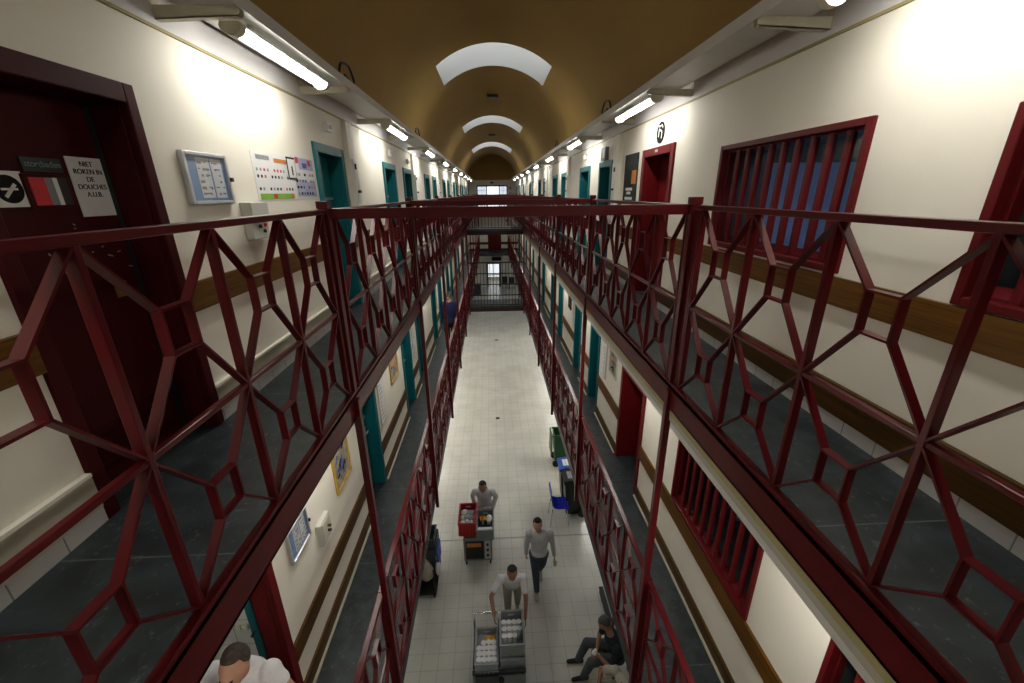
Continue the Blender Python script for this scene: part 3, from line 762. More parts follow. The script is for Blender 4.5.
tray(-1, LL, -1.36, TZL, BR, 'long pale metal lamp tray on brackets under the left upper gallery')
tray(1, LR, 1.50, TZL, [1.05 + 1.69 * k for k in range(-2, 20)], 'long pale metal lamp tray on brackets under the right upper gallery')
lampp = None; lampn = {}
def lamp(x, y0, z, label, grp):
    global lampp
    if lampp is None:
        lampp = thing('fluorescent_lamp', (0, 0, 0), label, 'lamp', grp)
        MB().box(-.05, .05, .02, 1.25, -.022, 0).build('housing', M['whitep'], lampp, bevel=.004)
        prof = [(.052 * math.cos(t), -.020 - .026 * math.sin(t)) for t in [math.pi * k / 10 for k in range(11)]]
        MB().prism(prof, 'Y', .05, 1.22).build('diffuser', M['tube'], lampp)
        pc = [(.058 * math.cos(t), -.016 - .050 * math.sin(t)) for t in [math.pi * k / 12 for k in range(13)]] + [(-.05, 0), (.05, 0)]
        st = MB().box(-.012, .012, .2, .23, 0, .045).build('stem', M['bracket'], lampp); inst(st, lampp, (0, .8, 0))
        cp = MB().prism(pc, 'Y', .0, .05).build('end_cap', M['bracket'], lampp)
        inst(cp, lampp, (0, 1.22, 0)); o = lampp
    else: o = copy_tree(lampp)
    o.location = (x, y0, z); tag(o, label, 'lamp', grp); return o
for n, k in enumerate(range(-1, 10)):
    y = 2.66 + 3.38 * k
    if y + 1.3 > Y1: continue
    lamp(-1.335, y, TZ - .045, 'lit fluorescent lamp under the left upper tray, ' + (ORD[n - 1] + ' ahead of the camera' if k >= 0 else 'behind the camera'), 'upper tray lamps')
    for xx, zz, nm, ph in ((1.60, TZ, 'right upper tray', 1.02), (-1.50, TZL, 'tray under the left gallery', 2.9), (1.66, TZL, 'tray under the right gallery', .95)):
        yy = y - 2.66 + ph
        if yy + 1.3 > Y1 or (zz < 0 and yy > 17 and k % 2): continue
        lamp(xx, yy, zz - .045, 'lit fluorescent lamp under the %s, %s' % (nm, ORD[n - 1] + ' ahead of the camera' if k >= 0 else 'behind the camera'), 'tray lamps')
    for xx, nm in ((-2.5, 'outer left'), (2.98, 'outer right'), (-2.1, 'added inner left'), (2.62, 'added inner right')):  # inner rows are extra lamps added to brighten the tiled floor
        if 7 < y < 20: lamp(xx, y, -4.521, 'lit fluorescent lamp of the %s row under the lower gallery slab, %s' % (nm, ORD[n - 1] + ' ahead of the camera' if k >= 0 else 'behind the camera'), 'ground floor lamps')

# cable loops lying on the trays
def cable(pts, label):
    cu = MB(); q = []
    for i in range(len(pts) - 1):
        for t in range(6): q.append(V(pts[i]).lerp(V(pts[i + 1]), t / 6))
    q.append(V(pts[-1]))
    for _ in range(3): q = [q[0]] + [(q[i - 1] + q[i] * 2 + q[i + 1]) / 4 for i in range(1, len(q) - 1)] + [q[-1]]
    tag(cu.tube(q, .011, n=6).build('cable_loop', M['black']), label, 'cable', 'loose cables on the trays')
for s, x, y, nm in ((-1, -1.30, 4.35, 'left tray above the second bracket'), (-1, -1.30, 8.3, 'left tray further along'), (1, 1.56, 6.0, 'right tray near the round sign'), (1, 1.56, 10.4, 'right tray further along')):
    cable([(x, y - .1, TZ + .03), (x, y, TZ + .20), (x, y + .25, TZ + .24), (x, y + .4, TZ + .12), (x, y + .2, TZ + .03), (x, y + .05, TZ + .14), (x, y + .5, TZ + .05)], 'black cable loop lying on the ' + nm)

# ------------------------------------------------------------------ wall fittings, upper left
def y_box(s, x, d0, d1, y0, y1, z0, z1, mb=None, m=None): return (mb or MB()).box(x - s * d0, x - s * d1, y0, y1, z0, z1, m)
def notice_board(s, x, y0, y1, z0, z1, label):
    t = thing('notice_board', (x, (y0 + y1) / 2, z0), label, 'notice board')
    f = .021; mb = MB()
    for a in ((y0, y0 + f, z0, z1), (y1 - f, y1, z0, z1), (y0 + f, y1 - f, z0, z0 + f), (y0 + f, y1 - f, z1 - f, z1)): y_box(s, x, 0, .03, *a, mb)
    part(mb, 'frame', M['alu'], t, .004)
    part(y_box(s, x, .002, .010, y0 + f, y1 - f, z0 + f, z1 - f), 'backing', M['blueboard'], t)
    w = (y1 - y0 - 2 * f); h = z1 - z0 - 2 * f
    for n, (a, b) in enumerate(((.27, .60), (.64, .93))):
        p = part(y_box(s, x, .010, .013, y0 + f + w * a, y0 + f + w * b, z0 + f + h * .06, z1 - f - h * .04), 'sheet', M['white'], t)
        mb = MB(); random.seed(n + 3)
        for r in range(6):
            zz = z1 - f - h * (.12 + .14 * r)
            for c in range(5):
                if random.random() < .62:
                    yy = y0 + f + w * (a + .03 + (b - a - .05) * c / 5); y_box(s, x, .013, .0145, yy, yy + w * .045, zz - h * random.uniform(.02, .07), zz, mb)
        part(mb, 'printing', M['greyink'], p)
    part(y_box(s, x, .020, .022, y0 + f, y1 - f, z0 + f, z1 - f), 'glass_front', M['clear'], t)
    part(y_box(s, x, .03, .045, y1 - .012, y1 + .006, (z0 + z1) / 2 - .012, (z0 + z1) / 2 + .012), 'lock', M['black'], t)
    return t
notice_board(-1, WL, 2.51, 2.905, -.044, .238, 'glazed notice board with blue backing beside the big maroon door')
def poster_sheet(s, x, y0, y1, z0, z1, lilac, label, grp):
    t = thing('poster', (x, (y0 + y1) / 2, z0), label, 'poster', grp)
    part(y_box(s, x, 0, .003, y0, y1, z0, z1), 'sheet', M['white'] if not lilac else M['white'], t)
    w, h = y1 - y0, z1 - z0; cols = {}
    def q(c, a, b, e, f, l=.0045): cols.setdefault(c, MB()); y_box(s, x, .003, l, y0 + w * a, y0 + w * b, z0 + h * e, z0 + h * f, cols[c])
    if not lilac:
        q('pgreen', .05, .90, .03, .15); q('pred', .36, .45, .04, .14, .0055); q('porange', .84, .92, .04, .14, .0055); q('porange', .52, .86, .83, .92)
        for r, zz in enumerate((.62, .48, .22)):
            for c in range(11):
                if (c + r) % 5 != 4: q(random.choice(('ink', 'ink', 'greyink', 'ink', 'greyink', 'pred')), .06 + c * .082, .095 + c * .082, zz, zz + .06)
        q('greyink', .1, .4, .86, .95)
    else:
        q('plilac', .05, .97, .06, .42); q('plilac', .3, .97, .7, .97); q('pblue', .45, .66, .74, .86, .0055); q('pred', .16, .28, .84, .98, .0055); q('pred', .72, .86, .8, .94, .0055)
        for r in range(4):
            for c in range(7):
                if random.random() < .6: q(random.choice(('ink', 'greyink', 'pblue')), .08 + c * .13, .15 + c * .13, .1 + r * .15, .16 + r * .15, .006)
    for c, mb in cols.items(): part(mb, 'printing', M[c], t)
    return t
random.seed(5)
poster_sheet(-1, WL, 3.25, 3.88, -.035, .298, False, 'white product chart with a green footer, right of the notice board', 'price charts')
poster_sheet(-1, WL, 3.885, 4.325, -.03, .318, True, 'white and lilac picture chart beside the first upper teal door', 'price charts')
t = thing('paper_note', (WL, 3.9, .10), 'small white note with a dark outline overlapping two wall charts', 'note')
part(y_box(-1, WL, .006, .009, 3.78, 3.93, .13, .30), 'outline', M['ink'], t); part(y_box(-1, WL, .009, .011, 3.79, 3.92, .14, .285), 'sheet', M['white'], t); part(y_box(-1, WL, .011, .0125, 3.845, 3.865, .16, .23), 'printing', M['ink'], t)
t = thing('intercom_box', (WL, 3.1, -.285), 'grey two-tier intercom box on the wall below the charts', 'intercom')
part(y_box(-1, WL, 0, .055, 2.99, 3.205, -.285, -.155), 'lower_case', M['offw'], t, .006); part(y_box(-1, WL, 0, .075, 2.985, 3.21, -.155, -.04), 'upper_case', M['offw'], t, .006)
part(MB().tube([(WL + .05, 3.08, -.20), (WL + .068, 3.08, -.20)], .014, n=12), 'key_switch', M['black'], t); part(MB().tube([(WL + .05, 3.15, -.195), (WL + .068, 3.15, -.195)], .012, n=12), 'red_button', M['pred'], t); part(MB().tube([(WL + .05, 3.13, -.235), (WL + .068, 3.13, -.235)], .012, n=12), 'button', M['black'], t)
def sensor(s, x, y, z, label):
    t = thing('wall_sensor', (x, y, z), label, 'sensor', 'sensors above cell doors')
    part(y_box(s, x, 0, .04, y - .075, y + .075, z - .045, z + .045), 'case', M['whitep'], t, .006); part(y_box(s, x, .04, .05, y - .03, y + .03, z - .02, z + .02), 'lens', M['offw'], t, .003)
for n, y in enumerate((4.84, 7.6, 9.2)): sensor(-1, WL, y, .655 - .02 * n, 'small white sensor above the %s teal door on the left upper wall' % ORD[n].replace('nearest', 'first'))
for n, y in enumerate((7.4, 9.0)): sensor(1, WR, y, .66, 'small white sensor above the %s teal door on the right upper wall' % ORD[n].replace('nearest', 'first'))
def duct_cover(s, x, y0, y1, label):
    t = thing('duct_cover', (x, (y0 + y1) / 2, FU), label, 'duct cover', 'service duct covers')
    part(y_box(s, x, 0, .055, y0, y1, -1.02, .785), 'cover', M['cream'], t, .005)
    part(y_box(s, x, .055, .09, y0 + .0, y0 + (y1 - y0) * .62, -.42, .39), 'panel', M['whitep'], t, .004)
    part(y_box(s, x, .09, .12, y0 + .03, y0 + .09, .02, .05), 'latch', M['black'], t); part(y_box(s, x, .09, .105, y0 + .02, y0 + .05, .28, .34), 'hinge', M['black'], t)
for n in range(6):
    duct_cover(-1, WL, 5.32 + 4.26 * n, 5.53 + 4.26 * n, 'white service duct cover on the left upper wall, %s from the camera' % ORD[n])
    duct_cover(1, WR, 6.52 + 4.14 * n, 6.80 + 4.14 * n, 'white service duct cover on the right upper wall, %s from the camera' % ORD[n])
# upper right
t = thing('round_sign', (WR, 5.10, .625), 'round black and white sign above the upper red door', 'sign')
part(MB().prism(disc(0, 0, 5.10, .622, .112), 'X', WR, WR - .006), 'disc', M['ink'], t)
mb = MB(); x = WR - .007
for a, b in (((5.06, .56), (5.06, .63)), ((5.06, .63), (5.14, .66)), ((5.14, .66), (5.15, .58)), ((5.10, .69), (5.16, .69)), ((5.04, .67), (5.08, .70))): mb.bar((x, *a), (x, *b), .017, .002)
part(mb, 'figure', M['whitep'], t)
t = thing('poster', (WR, 6.05, -.12), 'tall dark poster with an orange patch left of the upper red door', 'poster')
part(y_box(1, WR, 0, .012, 5.77, 6.32, -.125, .48), 'board', M['dpost'], t)
part(y_box(1, WR, .012, .0135, 5.80, 5.98, .10, .27), 'orange_patch', M['porange'], t)
mb = MB()
for z, a, b in ((.03, 5.92, 6.2), (-.02, 5.98, 6.15), (-.09, 5.9, 6.22)): y_box(1, WR, .012, .0145, a, b, z - .014, z + .022, mb)
part(mb, 'pale_lines', M['white'], t)
t = thing('alarm_box', (WR, 7.4, .48), 'small dark box above the first teal door on the right upper wall', 'box')
part(y_box(1, WR, 0, .06, 7.27, 7.55, .49, .69), 'case', M['grey'], t, .006); part(y_box(1, WR, .06, .065, 7.33, 7.42, .53, .65), 'window', M['whitep'], t)
t = thing('door_number_plate', (WR, 5.12, .44), 'tiny plate on the header of the upper red door', 'plate')
part(y_box(1, WR, .022, .027, 5.09, 5.16, .425, .45), 'plate', M['offw'], t); part(y_box(1, WR, .027, .028, 5.11, 5.14, .432, .443), 'mark', M['greyink'], t)
# lower left wall
notice_board(-1, LL, 2.83, 3.20, -3.03, -2.70, 'glazed notice board on the lower left wall beside the red doorway')
t = thing('intercom_box', (LL, 3.45, -3.33), 'off-white wall box with two dark keys on the lower left wall', 'intercom')
part(y_box(-1, LL, 0, .05, 3.33, 3.56, -3.335, -3.08), 'case', M['offw'], t, .006); part(y_box(-1, LL, .05, .058, 3.36, 3.53, -3.31, -3.10), 'panel', M['bracket'], t, .004)
part(MB().tube([(LL + .055, 3.46, -3.24), (LL + .09, 3.46, -3.24)], .014, n=10), 'key', M['black'], t); part(MB().tube([(LL + .055, 3.47, -3.19), (LL + .09, 3.47, -3.19)], .014, n=10), 'key', M['black'], t)
def framed(s, x, y0, y1, z0, z1, label, fm='gold', inner='pict'):
    t = thing('framed_picture', (x, (y0 + y1) / 2, z0), label, 'picture', 'framed wall pictures'); f = .028; mb = MB()
    for a in ((y0, y0 + f, z0, z1), (y1 - f, y1, z0, z1), (y0 + f, y1 - f, z0, z0 + f), (y0 + f, y1 - f, z1 - f, z1)): y_box(s, x, 0, .025, *a, mb)
    part(mb, 'frame', M[fm], t, .003); part(y_box(s, x, .002, .012, y0 + f, y1 - f, z0 + f, z1 - f), 'canvas', M[inner], t)
    cols = {}
    for k in range(14):
        c = random.choice(('ink', 'greyink', 'pblue', 'porange', 'dpost', 'pict')); a, b = random.uniform(.08, .7), random.uniform(.25, .8); w, h = y1 - y0 - 2 * f, z1 - z0 - 2 * f
        cols.setdefault(c, MB()); d = .0125 + .0006 * k
        cols[c].bar((x - s * d, y0 + f + w * a, z0 + f + h * b), (x - s * d, y0 + f + w * min(.95, a + random.uniform(.1, .3)), z0 + f + h * max(.05, min(.95, b + random.uniform(-.25, .2)))), .035, .001)
    for c, mb in cols.items(): part(mb, 'brush_marks', M[c], t)
framed(-1, LL, 3.90, 4.38, -3.18, -2.62, 'gold framed picture on the lower left wall before the first teal door')
framed(-1, LL, 6.62, 7.18, -3.11, -2.62, 'gold framed picture on the lower left wall between the two nearest teal doors')
framed(1, LR, 6.40, 6.85, -3.06, -2.60, 'cream framed photograph on the lower right wall left of the red door', 'offw')
framed(1, LR, 10.68, 11.05, -2.98, -2.62, 'small dark framed picture on the lower right wall beyond the second teal door', 'black', 'dpost')
def list_panel(s, x, y0, y1, z0, z1, label):
    t = thing('wall_panel', (x, (y0 + y1) / 2, z0), label, 'panel', 'cell door panels')
    part(y_box(s, x, 0, .02, y0, y1, z0, z1), 'board', M['offw'], t, .003); part(y_box(s, x, .02, .022, y0 + .02, y1 - .02, z0 + .02, z1 - .02), 'sheet', M['white'], t)
    mb = MB()
    for k in range(9):
        zz = z0 + (z1 - z0) * (.12 + .09 * k)
        y_box(s, x, .022, .024, y0 + .05, y0 + .05 + (y1 - y0 - .1) * random.uniform(.25, .8), zz, zz + .014, mb)
    part(mb, 'printing', M['greyink'], t)
list_panel(-1, LL, 5.80, 6.10, -3.44, -2.66, 'tall pale list panel on the lower left wall just past the first teal door')
list_panel(1, LR, 7.06, 7.42, -3.34, -2.64, 'tall pale list panel on the lower right wall beside the nearest teal door')
list_panel(-1, LL, 8.66, 8.98, -3.44, -2.66, 'tall pale list panel on the lower left wall past the second teal door')
list_panel(-1, LL, 12.9, 13.2, -3.44, -2.66, 'tall pale list panel on the lower left wall past the fourth teal door')
list_panel(1, LR, 10.3, 10.58, -3.3, -2.64, 'tall pale list panel on the lower right wall past the second teal door')

# ------------------------------------------------------------------ bins, chair, trolleys on the ground floor
def wheelie(x, y, body, lid, label, w=.46, d=.5, h=1.0, open_lid=False, sticker=None):
    """front faces -X (towards the void)"""
    t = thing('wheelie_bin', (x, y, FG), label, 'bin', 'wheelie bins')
    z = FG
    mb = MB(); tw, tb = 0.5, .40; sgn = 1
    top = [(x - d / 2, y - w / 2), (x + d / 2, y - w / 2), (x + d / 2, y + w / 2), (x - d / 2, y + w / 2)]
    bot = [(x - d * .36, y - w * .40), (x + d * .40, y - w * .40), (x + d * .40, y + w * .40), (x - d * .36, y + w * .40)]
    k = .02; ti = [(x + (a - x) * .92, y + (b - y) * .92) for a, b in top]; bi = [(x + (a - x) * .9, y + (b - y) * .9) for a, b in bot]
    bm = mb.bm
    def ring(pts, zz): return [bm.verts.new((a, b, zz)) for a, b in pts]
    r0, r1, r2, r3 = ring(bot, z + .06), ring(top, z + h), ring(ti, z + h), ring(bi, z + .1)
    bm.faces.new(r0[::-1]); bm.faces.new(r3)
    for A, B in ((r0, r1), (r1, r2), (r2, r3)):
        for i in range(4): bm.faces.new((A[i], A[(i + 1) % 4], B[(i + 1) % 4], B[i]))
    part(mb, 'tub', body, t, .008)
    mb = MB().box(x - d / 2 - .02, x + d / 2 + .02, y - w / 2 - .02, y - w / 2, z + h - .05, z + h).box(x - d / 2 - .02, x + d / 2 + .02, y + w / 2, y + w / 2 + .02, z + h - .05, z + h).box(x - d / 2 - .02, x - d / 2, y - w / 2, y + w / 2, z + h - .05, z + h)
    part(mb, 'rim', body, t)
    if open_lid: lb = MB().box(x + d / 2 + .05, x + d / 2 + .08, y - w / 2, y + w / 2, z + .35, z + h)
    else: lb = MB().prism([(x - d / 2 - .03, z + h), (x - d / 2 - .03, z + h + .02), (x - d * .2, z + h + .06), (x + d / 2, z + h + .07), (x + d / 2 + .05, z + h + .02), (x + d / 2 + .03, z + h)], 'Y', y - w / 2 - .02, y + w / 2 + .02)
    L = part(lb, 'lid', lid, t, .008)
    if sticker: part(MB().hexa([(x - d * .34, y - w * .3, z + h + .052), (x + .12, y - w * .3, z + h + .068), (x + .12, y + w * .3, z + h + .068), (x - d * .34, y + w * .3, z + h + .052), (x - d * .34, y - w * .3, z + h + .056), (x + .12, y - w * .3, z + h + .072), (x + .12, y + w * .3, z + h + .072), (x - d * .34, y + w * .3, z + h + .056)]), 'label_sheet', sticker, t)
    part(MB().tube([(x + d / 2 + .06, y - w * .4, z + h - .02), (x + d / 2 + .06, y + w * .4, z + h - .02)], .016), 'handle', body, t)
    for q in (-1, 1): part(MB().tube([(x + d * .36, y + q * w * .42, z + .1), (x + d * .36, y + q * (w * .42 + .05), z + .1)], .1, n=16), 'wheel', M['black'], t)
    return t
# green open bin with its wheels towards the void: turn by placing parts mirrored
g = wheelie(0, 0, M['green'], M['green'], 'open green wheelie bin standing by the right ground floor wall', w=.44, d=.44, h=1.02, open_lid=True)
g.location = (1.80, 10.02, FG); g.rotation_euler = (0, 0, math.pi)
for ch in g.children: ch.location = V(ch.location)
b = wheelie(0, 0, M['black'], M['bluelid'], 'black wheelie bin with a blue lid and white label, beyond the black-lidded bin', w=.42, d=.5, h=1.0, sticker=M['white']); b.location = (1.76, 8.54, FG)
b = wheelie(0, 0, M['black'], M['black'], 'black wheelie bin with a pale sheet on its lid beside the blue chair', w=.42, d=.5, h=1.0, sticker=M['greyink']); b.location = (1.79, 8.06, FG)

def plastic_chair(x, y, label):
    t = thing('plastic_chair', (x, y, FG), label, 'chair'); z = FG + .45
    # seat faces +X (backrest on the void side)
    n = 6; mb = MB()
    prof = [(-.20, .46), (-.215, .40), (-.20, .25), (-.175, .10), (-.13, .03), (-.03, .0), (.1, .005), (.19, .0), (.22, -.03)]
    for yy0, yy1 in ((-.20, -.1), (-.1, .1), (.1, .20)):
        for (a, b), (c, d) in zip(prof, prof[1:]):
            e0 = .02 if yy0 < -.15 else 0; e1 = .02 if yy1 > .15 else 0
            mb.hexa([(x + a, y + yy0, z + b + e0), (x + a, y + yy1, z + b + e1), (x + c, y + yy1, z + d + e1), (x + c, y + yy0, z + d + e0), (x + a + .012, y + yy0, z + b + .012 + e0), (x + a + .012, y + yy1, z + b + .012 + e1), (x + c + .004, y + yy1, z + d + .014 + e1), (x + c + .004, y + yy0, z + d + .014 + e0)])
    bmesh.ops.remove_doubles(mb.bm, verts=mb.bm.verts, dist=.0005)
    part(mb, 'seat_shell', M['blue'], t)
    for a in (-.17, .17):
        for b in (-.17, .17): part(MB().tube([(x + a, y + b, z), (x + a * 1.25, y + b * 1.25, FG)], .011), 'leg', M['steel'], t)
    return t
plastic_chair(1.40, 7.80, 'blue plastic chair with chrome legs facing the bins')

def crate(x0, x1, y0, y1, z0, z1, m, label, grp='plastic crates', th=.018):
    t = thing('plastic_crate', ((x0 + x1) / 2, (y0 + y1) / 2, z0), label, 'crate', grp)
    mb = MB().box(x0, x1, y0, y1, z0, z0 + .015)
    for a in ((x0, x0 + th, y0, y1), (x1 - th, x1, y0, y1), (x0 + th, x1 - th, y0, y0 + th), (x0 + th, x1 - th, y1 - th, y1)): mb.box(*a, z0 + .015, z1)
    part(mb, 'body', m, t, .003)
    e = .012; mb = MB()
    for a in ((x0 - e, x0, y0 - e, y1 + e), (x1, x1 + e, y0 - e, y1 + e), (x0, x1, y0 - e, y0), (x0, x1, y1, y1 + e)):
        mb.box(*a, z1 - .025, z1); mb.box(*a, z0 + .04, z0 + .052)
    for k in range(1, 5):
        xx = x0 + (x1 - x0) * k / 5; mb.box(xx - .006, xx + .006, y0 - e, y0, z0, z1 - .025).box(xx - .006, xx + .006, y1, y1 + e, z0, z1 - .025)
    part(mb, 'ribs', m, t)
    part(MB().box((x0 + x1) / 2 - .05, (x0 + x1) / 2 + .05, y1 - th - .004, y1 - th, z1 - .085, z1 - .06), 'hand_hole', M['whitep'], t)
    return t
cup_p = None
def cup(x, y, z, h, label, grp, parent_cache={}):
    global cup_p
    if cup_p is None:
        cup_p = thing('cup', (0, 0, 0), label, 'cup', grp)
        MB().tube([(0, 0, 0), (0, 0, .10)], [.029, .036], n=12).build('beaker', M['whitep'], cup_p)
        MB().tube([(0, 0, .10), (0, 0, .112), (0, 0, .116)], [.0385, .0385, .034], n=12).build('lid', M['white'], cup_p); o = cup_p
    else: o = copy_tree(cup_p)
    o.location = (x, y, z); o.scale = (1.1, 1.1, h); tag(o, label, 'cup', grp)
def castor_legs(t, x0, x1, y0, y1):
    for a in (x0 + .04, x1 - .04):
        for b in (y0 + .05, y1 - .05):
            part(MB().tube([(a - .015, b, FG + .05), (a + .015, b, FG + .05)], .05, n=14).box(a - .02, a + .02, b - .02, b + .02, FG + .08, FG + .13), 'castor', M['black'], t)
# --- front trolley with two crates
tx0, tx1, ty0, ty1 = -.45, .34, 4.12, 4.72
t = thing('serving_trolley', (-.05, 4.4, FG), 'long grey serving trolley with crates in the foreground hall', 'trolley')
mb = MB()
for z in (FG + .14, FG + .62): mb.box(tx0, tx1, ty0, ty1, z, z + .03).box(tx0, tx1, ty0, ty0 + .015, z, z + .10).box(tx0, tx1, ty1 - .015, ty1, z, z + .10)
part(mb, 'shelves', M['darkgrey'], t, .004)
for a in (tx0 + .02, -.045, tx1 - .02):
    for b in (ty0 + .02, ty1 - .02): part(MB().box(a - .015, a + .015, b - .015, b + .015, FG + .1, FG + .72 if b < 4.5 else FG + .98), 'upright', M['grey'], t)
part(MB().tube([(tx0 + .02, ty1 - .02, FG + .98), (tx0 + .02, ty1 + .06, FG + 1.03), (tx1 - .02, ty1 + .06, FG + 1.03), (tx1 - .02, ty1 - .02, FG + .98)], .017), 'push_handle', M['steel'], t)
castor_legs(t, tx0, tx1, ty0, ty1)
part(MB().box(tx0 + .03, -.07, ty0 + .02, ty1 - .02, FG + .17, FG + .55), 'lower_bin', M['darkgrey'], t, .006)
part(MB().box(-.03, tx1 - .03, ty0 + .02, ty1 - .02, FG + .17, FG + .55), 'lower_bin', M['grey'], t, .006)
CRL = (-.405, -.075, 4.12, 4.66, FG + .655, FG + .87)
crate(*CRL, M['crate'], 'lower grey crate of white cups on the left of the front trolley')
crate(-.03, .325, 4.17, 4.70, FG + .655, FG + .87, M['crate'], 'grey crate under the taller right crate of the front trolley')
CRR = (-.03, .325, 4.20, 4.73, FG + .872, FG + 1.12)
crate(*CRR, M['crate'], 'upper grey crate of tall white cups on the right of the front trolley')
random.seed(11)
for r in range(3):
    for c in range(4):
        cup(CRL[0] + .055 + c * .073, CRL[2] + .06 + r * .082, CRL[4] + .016 + .09, 1, 'white lidded cup in the lower left crate', 'cups in the lower left crate')
for a, b in ((.12, .30), (.2, .31), (.272, .305)):
    cup(CRL[0] + a, CRL[2] + b, CRL[4] + .016 + .09, 1, 'white lidded cup in the lower left crate', 'cups in the lower left crate')
part(MB().box(CRL[0] + .02, CRL[1] - .02, CRL[2] + .02, CRL[3] - .02, CRL[4] + .0155, CRL[4] + .1), 'inner_stack', M['crate'], [o for o in C.objects if o.name.startswith('plastic_crate') and o.type == 'EMPTY'][0])
for r in range(3):
    for c in range(4):
        if r == 0 and c == 3: continue
        cup(CRR[0] + .06 + c * .077, CRR[2] + .16 + r * .105, CRR[4] + .016, 1.75, 'tall white lidded cup in the upper right crate', 'cups in the upper right crate')
def packet(x, y, z, w, d, h, m, label, rz=.15):
    t = thing('food_packet', (x, y, z), label, 'packet', 'yellow packets')
    MB().box(-w / 2, w / 2, -d / 2, d / 2, 0, h).build('wrapper', m, t, bevel=.01)
    MB().box(-w * .3, w * .1, -d / 2 - .001, -d / 2 + .05, h - .002, h + .002).build('print', M['pred'], t)
    MB().box(-w * .05, w * .35, .01, d * .4, h - .002, h + .002).build('print', M['porange'], t); t.rotation_euler = (0, 0, rz)
packet(-.18, 4.52, CRL[4] + .101, .15, .12, .06, M['yellow'], 'yellow wrapped packet in the lower left crate')
packet(.04, 4.26, CRR[4] + .016, .09, .05, .06, M['yellow'], 'orange yellow packet at the front of the upper right crate')
t = thing('steel_pot', (-.02, 4.03, FG + .55), 'small shiny steel pot hanging at the front of the trolley', 'pot')
part(MB().tube([(-.03, 4.055, FG + .50), (-.03, 4.055, FG + .60)], .052, n=18), 'pot', M['steel'], t); part(MB().tube([(-.03, 4.055, FG + .60), (-.03, 4.055, FG + .606)], .045, n=18), 'content', M['black'], t)

# --- second trolley with red crate
qx0, qx1, qy0, qy1 = -.74, -.16, 6.62, 7.12
t = thing('oven_trolley', (-.45, 6.85, FG), 'grey oven trolley with dials below the red crate', 'trolley')
part(MB().box(qx0, qx1, qy0, qy1, FG + .12, FG + .72), 'body', M['grey'], t, .012)
part(MB().box(qx0 + .04, qx1 - .17, qy0 - .012, qy0, FG + .18, FG + .64), 'oven_door', M['black'], t, .004)
part(MB().box(qx0 + .07, qx1 - .22, qy0 - .016, qy0 - .012, FG + .50, FG + .6), 'orange_tray', M['porange'], t)  # flat orange slab on the oven door
part(MB().box(qx1 - .15, qx1 - .03, qy0 - .012, qy0, FG + .18, FG + .64), 'control_panel', M['zinc'], t)
for z in (.28, .42, .56): part(MB().tube([(qx1 - .09, qy0 - .012, FG + z), (qx1 - .09, qy0 - .035, FG + z)], .026, n=14), 'dial', M['black'], t)
part(MB().tube([(qx1 - .03, qy1, FG + .7), (qx1 - .03, qy1 + .1, FG + .95), (qx0 + .03, qy1 + .1, FG + .95), (qx0 + .03, qy1, FG + .7)], .015), 'push_handle', M['steel'], t)
castor_legs(t, qx0, qx1, qy0, qy1)
crate(-.46, -.12, 6.55, 7.12, FG + .721, FG + .98, M['grey'], 'grey crate of food on the right half of the oven trolley')
crate(-.82, -.475, 6.62, 7.20, FG + .78, FG + 1.10, M['redcrate'], 'red crate full of foil packs on the left half of the oven trolley')
mb = MB(); random.seed(3)
for k in range(9):
    c = V((-.82 + .09 + (k % 3) * .085, 6.74 + (k // 3) * .15, FG + .98 + random.uniform(0, .05)))
    tag(MB().ell((0, 0, 0), (.062, .085, .05), rot=Matrix.Rotation(random.uniform(-.5, .5), 3, 'X') @ Matrix.Rotation(random.uniform(0, 3), 3, 'Z'), u=10, v=7).build('foil_pack', M['foil' if k % 3 else 'whitep'], loc=None), 'crumpled foil pack in the red crate', 'pack', 'foil packs in the red crate').location = c
packet(-.34, 6.93, FG + .90, .12, .09, .05, M['yellow'], 'orange packet in the grey crate beside the red crate')
tag(MB().ell((0, 0, 0), (.07, .1, .05)).build('white_bag', M['whitep']), 'small white bag in the grey crate beside the red crate', 'bag').location = (-.21, 6.92, FG + .93)
for k in range(5): cup(-.40 + k * .055, 6.66, FG + .82, .9, 'short white cup at the front of the food crate', 'cups in the food crate')
tag(MB().box(-.445, -.135, 6.57, 7.10, FG + .737, FG + .80).box(-.445, -.135, 6.57, 7.10, FG + .80, FG + .805).build('food_tray', M['darkgrey'], bevel=.006), 'dark tray lining the grey food crate', 'tray')
tag(MB().box(-.36, -.32, 6.90, 6.96, FG + .805, FG + .90).box(-.25, -.17, 6.88, 6.96, FG + .805, FG + .885).build('carton', M['offw']), 'pale carton standing in the grey food crate', 'carton')
tag(MB().box(-.80, -.495, 6.64, 7.18, FG + .795, FG + .94).build('packing_liner', M['foil']), 'grey packing inside the red crate', 'liner')
tag(MB().box(-.72, -.48, 6.64, 7.10, FG + .72, FG + .78).build('wooden_spacer', M['chairwood']), 'flat spacer under the red crate', 'spacer')

